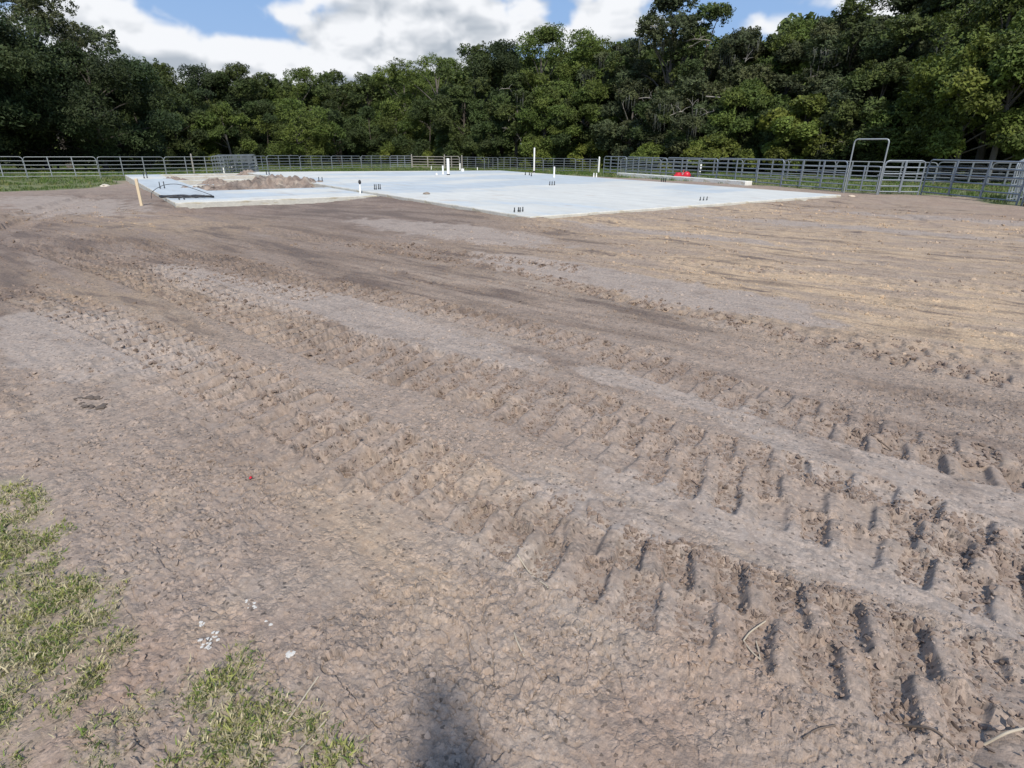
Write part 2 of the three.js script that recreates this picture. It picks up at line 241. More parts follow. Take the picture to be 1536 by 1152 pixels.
function soilTextures(size) {           // one tile of loose soil: crumbs of two sizes, each with its own tone, grit and hair cracks
  const col = new Uint8Array(size * size * 4), bmp = new Uint8Array(size * size * 4), C = [0, 0, 0];
  const cell = (x, y, p, o) => { const X = x * p, Y = y * p, xi = Math.floor(X), yi = Math.floor(Y); let f1 = 9, f2 = 9, id = 0; for (let j = -1; j <= 1; j++) for (let i = -1; i <= 1; i++) { const a = (xi + i + p) % p, b = (yi + j + p) % p, h = PERM[PERM[(a + o) & 255] + ((b * 3 + (a >> 8) * 7 + o) & 255)], h2 = PERM[(h + (b >> 6) * 17 + a * 5) & 255], dx = xi + i + RV[h] - X, dy = yi + j + RV[h2] - Y, d = dx * dx + dy * dy; if (d < f1) { f2 = f1; f1 = d; id = (h + h2 * 3) & 255; } else if (d < f2) f2 = d; } C[0] = Math.sqrt(f1); C[1] = Math.sqrt(f2); C[2] = RV[id]; };
  const val = (x, y, q, o) => { const X = x * q, Y = y * q, xi = Math.floor(X), yi = Math.floor(Y), fx = X - xi, fy = Y - yi, h = (i, j) => RV[PERM[PERM[((xi + i) % q + o) & 255] + (((yi + j) % q + o * 3) & 255)]], u = fx * fx * (3 - 2 * fx), v = fy * fy * (3 - 2 * fy); return mix(mix(h(0, 0), h(1, 0), u), mix(h(0, 1), h(1, 1), u), v); };
  for (let j = 0; j < size; j++) for (let i = 0; i < size; i++) {
    const x = i / size, y = j / size, k = (j * size + i) * 4, big = val(x, y, 14, 3) * .6 + val(x, y, 31, 8) * .4, m = sm(.38, .62, big), wx = x + .004 * val(x, y, 60, 5), wy = y + .004 * val(x, y, 60, 11);
    cell(wx, wy, 60, 1); const a = sm(.75, .15, C[0]) * (.35 + .65 * C[2]), ta = C[2], crack = sm(.10, .02, C[1] - C[0]);
    cell(wx, wy, 150, 9); const b = sm(.75, .15, C[0]) * (.3 + .7 * C[2]), tb = C[2], grit = val(x, y, 480, 2) * .6 + val(x, y, 800, 4) * .4;
    const hgt = .30 * big + m * (.42 * a - .10 * crack) + (.10 + .14 * m) * b + .16 * grit;
    const tone = .90 + .13 * (ta - .5) * m + .15 * (tb - .5) * (.4 + .6 * m) + .16 * (grit - .5) + .10 * (val(x, y, 90, 7) - .5) + (tb > .965 ? .10 : tb < .03 ? -.22 : 0);
    bmp[k] = bmp[k + 1] = bmp[k + 2] = clamp(hgt) * 255; bmp[k + 3] = 255; const warm = .02 * (ta - .5); col[k] = clamp(tone + warm) * 255; col[k + 1] = clamp(tone) * 255; col[k + 2] = clamp(tone - warm) * 255; col[k + 3] = 255;
  }
  return [col, bmp].map((d, n) => { const t = new THREE.DataTexture(d, size, size); t.wrapS = t.wrapT = THREE.RepeatWrapping; t.magFilter = THREE.LinearFilter; t.minFilter = THREE.LinearMipmapLinearFilter; t.generateMipmaps = true; if (!n) t.colorSpace = THREE.SRGBColorSpace; t.repeat.set(1 / 1.7, 1 / 1.7); t.needsUpdate = true; return t; });
}
const [soilMap, soilBump] = soilTextures(2048);
const soilMat = new THREE.MeshStandardMaterial({ color: 0xffffff, vertexColors: true, roughness: .95, map: soilMap, bumpMap: soilBump, bumpScale: .010 });
soilMat.name = 'loose soil';
const siltMat = new THREE.MeshStandardMaterial({ color: 0xffffff, vertexColors: true, roughness: .9, map: soilMap, bumpMap: soilBump, bumpScale: .004 }); siltMat.name = 'smoothed silt';
{
  const rs = []; for (let r = .04; r < .75;) { rs.push(r); r *= 1.16; }
  for (let r = .78; r < 1500;) { rs.push(r); r *= 1 + (r < 5 ? .0042 : r < 12 ? .0062 : r < 30 ? .009 : r < 70 ? .014 : .06); }
  const an = []; const FR = THREE.MathUtils.degToRad(50); for (let a = -Math.PI; a < -FR; a += .05) an.push(a); for (let a = -FR; a < FR; a += .0019) an.push(a); for (let a = FR; a < Math.PI; a += .05) an.push(a);
  const nr = rs.length, na = an.length, pos = new Float32Array(nr * na * 3 + 3), col = new Float32Array(nr * na * 3 + 3), uv = new Float32Array(nr * na * 2 + 2), smooth = new Uint8Array(nr * na + 1), c = [0, 0, 0];
  let k = 0; for (let i = 0; i < nr; i++) for (let j = 0; j < na; j++, k++) {
    const x = Math.sin(an[j]) * rs[i], f = Math.cos(an[j]) * rs[i]; pos[k * 3] = x; pos[k * 3 + 1] = groundHeight(x, f); pos[k * 3 + 2] = -f; smooth[k] = rs[i] < 30 && (silt(x, f) > .4 || OUT.band > .45 + .25 * noise(x * 8, f * 8) && OUT.edge < .3) ? 1 : 0;
    groundColor(x, f, c); col[k * 3] = c[0]; col[k * 3 + 1] = c[1]; col[k * 3 + 2] = c[2]; uv[k * 2] = x; uv[k * 2 + 1] = f;
  }
  pos[k * 3 + 1] = groundHeight(0, 0); groundColor(0, 0, c); col.set(c, k * 3);
  const idx = new Uint32Array(((nr - 1) * na * 2 + na) * 3); let q = 0, cut = 0;
  for (const kind of [0, 1]) { for (let i = 0; i < nr - 1; i++) for (let j = 0; j < na; j++) { const j2 = (j + 1) % na, a = i * na + j, b = i * na + j2, d = a + na, e = b + na; if (smooth[a] !== kind) continue; idx[q++] = a; idx[q++] = d; idx[q++] = b; idx[q++] = b; idx[q++] = d; idx[q++] = e; } if (!kind) { for (let j = 0; j < na; j++) { idx[q++] = k; idx[q++] = j; idx[q++] = (j + 1) % na; } cut = q; } }
  const g = new THREE.BufferGeometry(); g.setAttribute('position', new THREE.BufferAttribute(pos, 3)); g.setAttribute('color', new THREE.BufferAttribute(col, 3)); g.setAttribute('uv', new THREE.BufferAttribute(uv, 2)); g.setIndex(new THREE.BufferAttribute(idx, 1)); g.addGroup(0, cut, 0); g.addGroup(cut, q - cut, 1); g.computeVertexNormals();
  const nrm = g.attributes.normal; let up = 0; for (let i = 0; i < 1000; i++) up += nrm.getY(i * 50); if (up < 0) { for (let i = 0; i < idx.length; i += 3) { const a = idx[i]; idx[i] = idx[i + 1]; idx[i + 1] = a; } g.computeVertexNormals(); }
  const m = single('ground', g, [soilMat, siltMat], null, null, null, 'structure');
  m.userData.label = 'graded bare brown soil with tyre tracks and grass edges';
  console.log('ground', nr, na, nr * na * 2);
}
// ---------------------------------------------------------------- materials
const std = (r, g, b, rough = .8, metal = 0, extra = {}) => new THREE.MeshStandardMaterial({ color: new THREE.Color().setRGB(r, g, b), roughness: rough, metalness: metal, ...extra });
function stainTexture(size, fn, srgb = true) { const d = new Uint8Array(size * size * 4); for (let j = 0; j < size; j++) for (let i = 0; i < size; i++) { const c = fn(i / size, j / size), k = (j * size + i) * 4; d[k] = clamp(c[0]) * 255; d[k + 1] = clamp(c[1]) * 255; d[k + 2] = clamp(c[2]) * 255; d[k + 3] = 255; } const t = new THREE.DataTexture(d, size, size); t.wrapS = t.wrapT = THREE.RepeatWrapping; t.magFilter = THREE.LinearFilter; t.minFilter = THREE.LinearMipmapLinearFilter; t.generateMipmaps = true; if (srgb) t.colorSpace = THREE.SRGBColorSpace; t.needsUpdate = true; return t; }
// fresh concrete: trowel sweeps, damp bluish areas where the water has not left yet, dusty spots (uv in metres along u and v of the slab)
const slabMap = stainTexture(1024, (x, y) => {
  const u = x * 36, v = y * 36 - 10, sweep = fbm(u * .35, v * 2.2, 4), b = fbm(u * .22 + 8, v * .12, 3), damp = sm(-.05, .25, b + .22 * sweep + .28 * sm(9, 13, u) * sm(30, 26, u) - .12) * .9, s = fbm(u * 3, v * 3, 3);
  const joint = Math.min(Math.abs(u - 10.6 - .05 * noise(v, 3)), 9) < .06 ? .08 : 0, dust = .10 * sm(.35, .6, fbm(u * .9 + 30, v * .9, 4)) + .07 * sm(.3, .55, fbm(u * .3 + 12, v * 2.5, 4));
  const k = .935 + .06 * sweep + .035 * s - joint;
  return [k * mix(.965, .85, damp) - dust * .5, k * mix(.975, .90, damp) - dust * .8, k * mix(.965, .945, damp) - dust];
});
const rawMap = stainTexture(512, (x, y) => { const n = fbm(x * 9, y * 9, 5), m = fbm(x * 34, y * 34, 3), d = sm(.1, .5, fbm(x * 5 + 4, y * 22, 4)); const k = .90 + .07 * n + .06 * m; return [k - .10 * d, k - .13 * d, k * .98 - .19 * d]; });
slabMap.repeat.set(1 / 36, 1 / 36); slabMap.offset.set(0, 10 / 36); rawMap.repeat.set(.35, .35);
const slabTop = new THREE.MeshStandardMaterial({ map: slabMap, color: new THREE.Color().setRGB(.665, .645, .615), roughness: .66 });
const slabSide = new THREE.MeshStandardMaterial({ map: rawMap, color: new THREE.Color().setRGB(.62, .60, .56), roughness: .9, bumpMap: rawMap, bumpScale: .01 });
const galv = std(.245, .275, .305, .5, .5), galvDull = std(.19, .21, .225, .62, .35), galvPale = std(.30, .325, .335, .5, .4);
const pvc = std(.80, .80, .77, .4), rebar = std(.035, .04, .045, .6, .3), black = std(.018, .018, .02, .55), wood = std(.62, .50, .34, .85), oldWood = std(.30, .28, .25, .9), redPaint = std(.50, .015, .028, .38), rust = std(.20, .075, .04, .85, .2), rubber = std(.02, .02, .02, .85), white = std(.82, .82, .79, .7), steel = std(.45, .45, .46, .4, .7);

// ---------------------------------------------------------------- concrete
function prism(poly, y0, y1, wob = 0) {  // poly [[x, f], ...] -> top and sides with a small arris; uv in metres of the slab plan
  const n = poly.length, P = [], UVs = [], N = []; const c = poly.reduce((a, p) => [a[0] + p[0] / n, a[1] + p[1] / n], [0, 0]);
  const area = poly.reduce((a, p, i) => { const q = poly[(i + 1) % n]; return a + p[0] * q[1] - q[0] * p[1]; }, 0), ccw = area > 0 ? 1 : -1;
  const inset = poly.map((p, i) => { const a = poly[(i + n - 1) % n], b = poly[(i + 1) % n]; const d1 = [p[0] - a[0], p[1] - a[1]], d2 = [b[0] - p[0], b[1] - p[1]], l1 = Math.hypot(...d1), l2 = Math.hypot(...d2); const nx = -(d1[1] / l1 + d2[1] / l2) * ccw, ny = (d1[0] / l1 + d2[0] / l2) * ccw, l = Math.hypot(nx, ny); return [p[0] + nx / l * .025, p[1] + ny / l * .025]; });
  const top = [], side = [], tu = [], su = [];
  const tri = (arr, uvs, a, b, c2, ua, ub, uc) => { arr.push(...a, ...b, ...c2); uvs.push(...ua, ...ub, ...uc); };
  const shape = THREE.ShapeUtils.triangulateShape(inset.map(p => new THREE.Vector2(p[0], p[1])), []);
  for (const t of shape) { const q = t.map(i => inset[i]); const a = (q[1][0] - q[0][0]) * (q[2][1] - q[0][1]) - (q[2][0] - q[0][0]) * (q[1][1] - q[0][1]); if (a < 0) q.reverse(); tri(top, tu, ...q.map(p => [p[0], y1, -p[1]]), ...q.map(p => toUV(...p))); }
  let run = 0;
  for (let i = 0; i < n; i++) { let a = poly[i], b = poly[(i + 1) % n], a2 = inset[i], b2 = inset[(i + 1) % n]; if (ccw < 0) { [a, b] = [b, a];[a2, b2] = [b2, a2]; } const L = Math.hypot(b[0] - a[0], b[1] - a[1]);
    const quad = (p, q, r, s, v0, v1) => { tri(side, su, p, q, r, [run, v0], [run + L, v0], [run + L, v1]); tri(side, su, p, r, s, [run, v0], [run + L, v1], [run, v1]); };
    quad([a[0], y0, -a[1]], [b[0], y0, -b[1]], [b[0], y1 - .02, -b[1]], [a[0], y1 - .02, -a[1]], y0, y1); quad([a[0], y1 - .02, -a[1]], [b[0], y1 - .02, -b[1]], [b2[0], y1, -b2[1]], [a2[0], y1, -a2[1]], y1, y1 + .03); run += L; }
  const mk = (p, u) => { const g = new THREE.BufferGeometry(); g.setAttribute('position', new THREE.Float32BufferAttribute(p, 3)); g.setAttribute('uv', new THREE.Float32BufferAttribute(u, 2)); g.computeVertexNormals(); return g; };
  return [mk(top, tu), mk(side, su)];
}
function concrete(parent, topName, sideName, poly, y0, y1, sideMat = slabSide) { const [t, s] = prism(poly, y0, y1); part(topName, t, slabTop, parent); part(sideName, s, sideMat, parent); }
{
  const s = thing('concrete_slab', 'large bluish white concrete house slab with pipes standing on it', 'slab');
  concrete(s, 'slab_surface', 'slab_edge', MAIN, -.5, TOP);
  const e = thing('concrete_footing', 'long concrete footing frame with cross beams round trenches of soil', 'footing');
  const U = EXT.u0, q = (px, py) => toUV(...G(px, py, KE))[0];
  const ui = q(330, 285.5), c1 = q(252, 278.3), c2 = q(243, 271), c3 = q(228, 265.4), vi = EXT.v0 + 1.75, k = KE;
  concrete(e, 'front_slab', 'front_slab_edge', [UV(U, EXT.v0), UV(U, -.012), UV(ui, -.012), UV(ui, EXT.v0)], -.5, k);
  concrete(e, 'side_beam', 'side_beam_edge', [UV(ui + .004, EXT.v0), UV(ui + .004, vi), UV(EXT.u1, vi), UV(EXT.u1, EXT.v0)], -.5, k - .003);
  for (const c of [c1, c2, c3]) concrete(e, 'cross_beam', 'cross_beam_edge', [UV(c - .1, vi + .004), UV(c - .1, -.012), UV(c + .32, -.012), UV(c + .32, vi + .004)], -.5, k - .01);
  concrete(e, 'rear_beam', 'rear_beam_edge', [UV(EXT.u1 - .45, vi + .004), UV(EXT.u1 - .45, -.012), UV(EXT.u1, -.012), UV(EXT.u1, vi + .004)], -.5, k - .006);
  // raised kerb beyond the right edge of the slab
  const a = G(1117, 278), b = G(925, 263.6), d = [(b[0] - a[0]), (b[1] - a[1])], l = Math.hypot(...d), nx = d[1] / l, nf = -d[0] / l;
  const w = thing('concrete_kerb', 'white raised concrete kerb beyond the far edge of the slab', 'kerb');
  concrete(w, 'kerb_top', 'kerb_side', [a, b, [b[0] + nx * .5, b[1] + nf * .5], [a[0] + nx * .5, a[1] + nf * .5]], -.4, .205, new THREE.MeshStandardMaterial({ map: rawMap, color: new THREE.Color().setRGB(.80, .79, .77), roughness: .85 }));
}
// soil heap between the beams
{
  const c = G(404, 280, .0), g = new THREE.PlaneGeometry(12, 9, 150, 110); g.rotateX(-Math.PI / 2);
  const p = g.attributes.position, col = new Float32Array(p.count * 3), cc = [0, 0, 0];
  const ang = -TH; const heap = (a, b) => { a *= 1.12; b *= 1.1; let h = .60 * Math.exp(-((a - .2) ** 2 / 2.6 + (b * b) / 1.2)) + .30 * Math.exp(-((a - 2.0) ** 2 / 2.2 + (b - .1) ** 2 / 1.1)) + .30 * Math.exp(-((a + 2.4) ** 2 / 2.4 + (b + .3) ** 2 / 1.0)); const n = fbm(a * 2.2, b * 2.2, 4), ce = cells(a * 3.1, b * 3.1); h = Math.min(h, .40 + .25 * h); h *= 1 + .35 * n; h += sm(.04, .2, h) * (.11 * (sm(.7, .1, ce[0]) - .4) + .05 * n + .05 * (sm(.6, .1, cells(a * 7, b * 7)[0]) - .4)); return h - .20; };
  for (let i = 0; i < p.count; i++) { const a = p.getX(i), b = -p.getZ(i), x = c[0] + a * Math.cos(TH) - b * Math.sin(TH), f = c[1] + a * Math.sin(TH) + b * Math.cos(TH); p.setXYZ(i, x, heap(a, b), -f); const n = fbm(a * 1.8 + 5, b * 1.8, 4), k = 1 + .2 * fbm(a * 6, b * 6, 3); cc[0] = .285; cc[1] = .225; cc[2] = .185; mixc(cc, [.17, .13, .108], sm(-.1, .35, n)); mixc(cc, [.40, .335, .27], sm(.1, .5, -n)); col.set([cc[0] * k, cc[1] * k, cc[2] * k], i * 3); }
  g.setAttribute('color', new THREE.BufferAttribute(col, 3)); g.computeVertexNormals();
  single('soil_heap', g, soilMat, 'lumpy heap of brown soil piled between the concrete beams', 'soil heap');
}
for (const [px, py, w, h, lab] of [[262, 269.5, 1.5, .34, 'small mound of soil in the rear trench of the footing'], [322, 275.5, 1.3, .32, 'small mound of soil in the middle trench of the footing'], [285, 283.5, 1.2, .2, 'low spill of soil in the front trench of the footing'], [372, 262.5, 1.6, .4, 'mound of soil behind the main soil heap']]) {
  const [x0, f0] = G(px, py, 0), g = new THREE.PlaneGeometry(w * 2, 2.2, 56, 36); g.rotateX(-Math.PI / 2); const p = g.attributes.position, col = new Float32Array(p.count * 3);
  for (let i = 0; i < p.count; i++) { const a = p.getX(i), b = -p.getZ(i), n = fbm(a * 2 + px, b * 2, 4), e = Math.exp(-(a * a / (w * w * .3) + b * b / .3)); const hh = e * h * (1.1 + .7 * n) + e * .1 * (sm(.65, .1, cells(a * 5 + px, b * 5)[0]) - .3) - .14, x = x0 + a * Math.cos(TH) - b * Math.sin(TH), f = f0 + a * Math.sin(TH) + b * Math.cos(TH); p.setXYZ(i, x, hh + Math.min(0, baseHeight(x, f)), -f); const k = 1 + .3 * n; col.set([.27 * k, .21 * k, .172 * k], i * 3); }
  g.setAttribute('color', new THREE.BufferAttribute(col, 3)); g.computeVertexNormals(); single('soil_heap', g, soilMat, lab, 'soil heap');
}
console.log('concrete done');

// ---------------------------------------------------------------- pipes, bolts and stakes on the slab
const yOf = (x, f) => groundHeight(x, f);
function pxPost(px, top, base, h0 = TOP) { const [x, f] = G(px, base, h0), y1 = heightAt(px, top, f)[0]; return { x, f, y0: h0, h: Math.max(.05, y1 - h0) }; }
function pipe(px, top, base, r, label, cap, h0 = TOP, group) {
  const q = pxPost(px, top, base, h0), t = thing('plumbing_pipe', label, 'pipe', q.x, q.y0, -q.f, group);
  const body = new THREE.LatheGeometry([[r, -.1], [r, q.h - .012], [r - .004, q.h], [r - .010, q.h], [r - .012, q.h - .05]].map(a => new THREE.Vector2(...a)), 18); part('pipe_body', body, pvc, t);
  const sl = new THREE.LatheGeometry([[r + .001, -.05], [r + .014, -.05], [r + .014, .05], [r + .001, .06]].map(a => new THREE.Vector2(...a)), 18); part(cap ? 'black_collar' : 'collar', sl, cap ? black : pvc, t);
  return t;
}
pipe(672.5, 237.6, 262.5, .085, 'thick white plastic pipe with black collar, widest on the slab', true);
pipe(664.6, 248.4, 261.5, .055, 'short white plastic pipe just beside the thick collared pipe', false);
pipe(801, 221.5, 257.5, .058, 'tallest white plastic vent pipe rising from the slab', true);
pipe(831, 250, 266, .05, 'waist-high white pipe beside three dark bolts on the slab', false);
pipe(694, 253, 257, .11, 'low wide white pipe stub at the back of the slab', false);
pipe(890.5, 259.5, 265, .035, 'short white pipe stub in a pair near the kerb', false, TOP, 'pair of short stubs near the kerb'); pipe(894.5, 259.5, 265, .035, 'short white pipe stub in a pair near the kerb', false, TOP, 'pair of short stubs near the kerb');
pipe(655, 259.5, 262.5, .05, 'very low white pipe stub left of the collared pipe', false);
function bolts(list, label, group, h = .13, lev = TOP) { for (const [px, py] of list) { const [x, f] = G(px, py, lev), t = thing('anchor_bolt', label, 'anchor bolt', x, lev, -f, group); const r = .014 * Math.max(1, f / 20); part('shank', rod(V3(0, -.05, 0), V3(.004, h * Math.max(1, f / 24), .003), r, r, 8), rebar, t); part('nut', new THREE.CylinderGeometry(r * 1.9, r * 1.9, .02, 6).translate(0, .035, 0), rebar, t); } }
bolts([[771.5, 318.5], [777.5, 318], [780, 318.2], [784, 317.5]], 'dark anchor bolt in the row at the front corner of the slab', 'bolts at the front slab corner', .12);
bolts([[1050, 301], [1055, 300.8], [1060, 300.5]], 'dark anchor bolt in the row near the right slab edge', 'bolts at the right slab edge', .12);
bolts([[824.5, 278], [828, 278], [831.5, 277.8]], 'dark anchor bolt in the row in the middle of the slab', 'bolts in the middle of the slab', .15);
bolts([[562, 284.5], [564.5, 284.5], [568, 284], [570.5, 284]], 'dark anchor bolt where the footing meets the slab', 'bolts where footing meets slab', .2);
bolts([[478.5, 272], [483.5, 272]], 'dark anchor bolt on the slab beside the soil heap', 'bolts beside the soil heap', .16);
bolts([[400, 262], [404, 262]], 'dark anchor bolt behind the soil heap', 'bolts behind the soil heap', .18);
bolts([[240.5, 283], [247, 282.5]], 'dark anchor bolt on the side beam by the hose', 'bolts on the side beam by the hose', .26, KE);
bolts([[216.5, 267.5], [221, 267]], 'dark anchor bolt near the far end of the side beam', 'bolts at the far end of the side beam', .24, KE);
bolts([[269, 300], [276.5, 299.7]], 'dark anchor bolt beside the black coil of hose', 'bolts beside the black hose coil', .1, KE);
bolts([[992, 272], [995, 272], [998, 272]], 'small dark anchor bolt close to the kerb', 'bolts close to the kerb', .13);
bolts([[788, 262.5], [794, 263], [797, 264.5]], 'small dark stub around the tall vent pipe', 'stubs around the tall vent pipe', .12);
function stake(px0, top, px1, base, h0, w, label, mat = wood, cap) {
  const [x, f] = G(px1, base, h0), [y1, x1] = heightAt(px0, top, f), t = thing('wooden_stake', label, 'stake', x, h0, -f);
  const L = Math.hypot(x1 - x, y1 - h0), g = new THREE.ExtrudeGeometry(new THREE.Shape([[-w / 2, -.25], [0, -.33], [w / 2, -.25], [w / 2, L], [-w / 2, L]].map(a => new THREE.Vector2(...a))), { depth: w * .55, bevelEnabled: true, bevelSize: .003, bevelThickness: .003, bevelSegments: 1 }); g.rotateZ(-Math.atan2(x1 - x, y1 - h0)); part('post', g, mat, t);
  if (cap) part('black_cap', new THREE.SphereGeometry(.055, 12, 10).scale(1, 1.5, 1).translate(x1 - x, L + .02, .01), black, t);
  return t;
}
stake(204.5, 268, 212.5, 305, 0, .075, 'long pale wooden stake leaning beside the footing beam');
stake(335, 251.5, 336.5, 259, -.2, .07, 'short white stake by the stacked panels', white);
stake(539.7, 274, 540.5, 290, KE, .04, 'thin white stake with a black cap on the footing', white, true);
stake(690, 245, 690, 256, -.25, .1, 'white stake standing behind the slab near low pipe', white);
stake(716, 251, 716.5, 256, -.25, .07, 'short white stake alone behind the slab', white);
stake(647, 249, 647, 254.5, -.25, .06, 'thin white stake behind the slab beside the pipes', white);
{ // hose and mat on the footing
  const P = (px, py, h) => { const [x, f] = G(px, py, h); return V3(x, h, -f); };
  const a = P(227, 298, -.02), m = P(262, 296, .2);
  single('garden_hose', tube([a, V3(a.x + .03, .2, a.z - .1), V3(a.x + .3, .40, a.z - .4), V3(a.x + .7, .42, a.z - .6), V3(a.x + 1.3, .27, a.z - .5), V3(a.x + 2.0, KE + .03, a.z - .2)], .010, 60, 7), black, 'thin black hose arching over the corner of the footing', 'hose');
  const r = rng(3), q = P(281, 296.7, KE); const pts = []; for (let i = 0; i < 40; i++) { const t = i / 39 * Math.PI * 9; pts.push(V3(q.x + 1.05 * (i / 39 - .5) * 1.2 + .35 * Math.cos(t), KE + .03 + .04 * r(), q.z + .16 * Math.sin(t) - .2 * (i / 39 - .5))); }
  single('hose_coil', tube(pts, .03, 260, 7), black, 'flat black coil of hose lying on the footing slab', 'hose');
}
// ---------------------------------------------------------------- livestock panels
function panelGeo(W, H, rails, stays, leg = .12, r = .024) {
  const c = Math.min(.16, W * .1), P = [V3(0, -.02, 0), V3(0, .3, 0), V3(0, H - c * 1.6, 0), V3(0, H - c, 0), V3(c * .3, H - c * .3, 0), V3(c, H, 0), V3(c * 2, H, 0), V3(W * .5, H, 0), V3(W - c * 2, H, 0), V3(W - c, H, 0), V3(W - c * .3, H - c * .3, 0), V3(W, H - c, 0), V3(W, H - c * 1.6, 0), V3(W, .3, 0), V3(W, -.02, 0)];
  const out = [['frame', tube(P, r, 70, 7, false, .3)]];
  for (let i = 0; i < rails; i++) { const y = leg + (H - leg) * Math.pow(i / rails, 1.06); out.push(['rail', rod(V3(r * .6, y, 0), V3(W - r * .6, y, 0), r * .92, r * .92, 7)]); }
  for (let i = 1; i <= stays; i++) { const x = W * i / (stays + 1); const g = new THREE.BoxGeometry(r * 2.7, H - leg * .8, r * 1.3); out.push(['stay', g.translate(x, (H + leg * .8) / 2 - r * .2, r * 1.66)]); }
  return out;
}
const sag = rng(77);
function panelAt(ax, af, bx, bf, y0a, y0b, H, o) {   // from one foot to the other
  const W = Math.hypot(bx - ax, bf - af) - .05, t = thing(o.name || 'livestock_panel', o.label, o.category || 'fence panel', ax, (y0a + y0b) / 2, -af, o.group);
  t.rotation.y = Math.atan2(bf - af, bx - ax);
  t.rotation.z = Math.atan2(y0b - y0a, W) + (sag() - .5) * .014; t.rotation.order = 'YZX'; t.rotation.x = o.lean || (sag() - .5) * .07; H *= 1 + (sag() - .5) * .03;
  for (const [n, g] of panelGeo(W, H, o.rails || 5, o.stays ?? 2, o.leg, o.r)) part(n, g, o.mat || galv, t);
  part('hinge_pin', rod(V3(-.045, H * .72, .0), V3(-.045, H * .86, .0), .018, .018, 6), o.mat || galv, t);
  part('hinge_pin', rod(V3(-.045, H * .22, .0), V3(-.045, H * .34, .0), .018, .018, 6), o.mat || galv, t);
  return t;
}
function run(list, top, o) {   // list of [px, py base]; top(px) -> photograph row of the top rail
  for (let i = 0; i + 1 < list.length; i++) {
    const [p0, y0, h0 = o.h0 || 0] = list[i], [p1, y1, h1 = o.h0 || 0] = list[i + 1], a = G(p0, y0, h0), b = G(p1, y1, h1);
    const H = o.H || (heightAt(p0, top(p0), a[1])[0] - h0 + heightAt(p1, top(p1), b[1])[0] - h1) / 2;
    panelAt(...a, ...b, h0, h1, H, { ...o, ...(o.each ? o.each(i) : {}) });
  }
}
run([[-175, 268.5], [-66, 268], [43, 267.6], [152, 267], [251, 264.5], [340, 262.5]], () => 235.3, { h0: -.3, rails: 5, stays: 2, label: 'galvanised livestock panel in the run beside the grass and side beam', group: 'panels beside the side beam', mat: galvPale, r: .019 });
run([[378, 257], [403, 256.3], [452, 255], [499, 253.8], [543, 252.8], [586, 252], [619, 252]], () => 233.8, { h0: -.35, rails: 5, stays: 2, label: 'galvanised livestock panel in the back run behind the heap', group: 'panels in the back run behind the heap', mat: galv });
run([[619, 252, -.35], [667, 252.6, -.33], [690, 253, -.31]], () => 235, { rails: 4, stays: 1, name: 'weathered_fence_panel', label: 'brownish weathered fence panel behind the white pipes', group: 'weathered panels behind the pipes', mat: oldWood, r: .036 });
run([[690, 253, -.31], [727, 254.2, -.29], [747, 255, -.27], [776, 256.2, -.25], [815, 257.4, -.2], [863, 258.6, -.15], [897, 259.4, -.12]], p => mix(235.5, 239.5, (p - 690) / 206), { rails: 5, stays: 2, label: 'galvanised livestock panel in the back run behind the tall vent pipe', group: 'panels behind the tall vent pipe', mat: galvDull });
run([[905, 260.5], [938.6, 262.5], [998.5, 266.5], [1074, 271.5], [1171, 280.5], [1264, 288]], p => mix(235, 241.5, (p - 905) / 360), { rails: 5, stays: 2, label: 'galvanised livestock panel in the run behind the kerb and slab tip', group: 'panels behind the kerb', mat: galv, r: .03 });
run([[1317, 291.8], [1378, 292.5]], () => 241, { rails: 5, stays: 1, label: 'narrow livestock panel between the arched gate and the long panel', mat: galv, r: .03 });
run([[1381, 292], [1526, 307.5]], () => 240.5, { rails: 5, stays: 2, label: 'long galvanised livestock panel reaching the rusty post', mat: galv, r: .03 });
run([[1532, 308], [1640, 320]], () => 241, { rails: 5, stays: 2, label: 'livestock panel just past the rusty post', mat: galv, r: .03 });
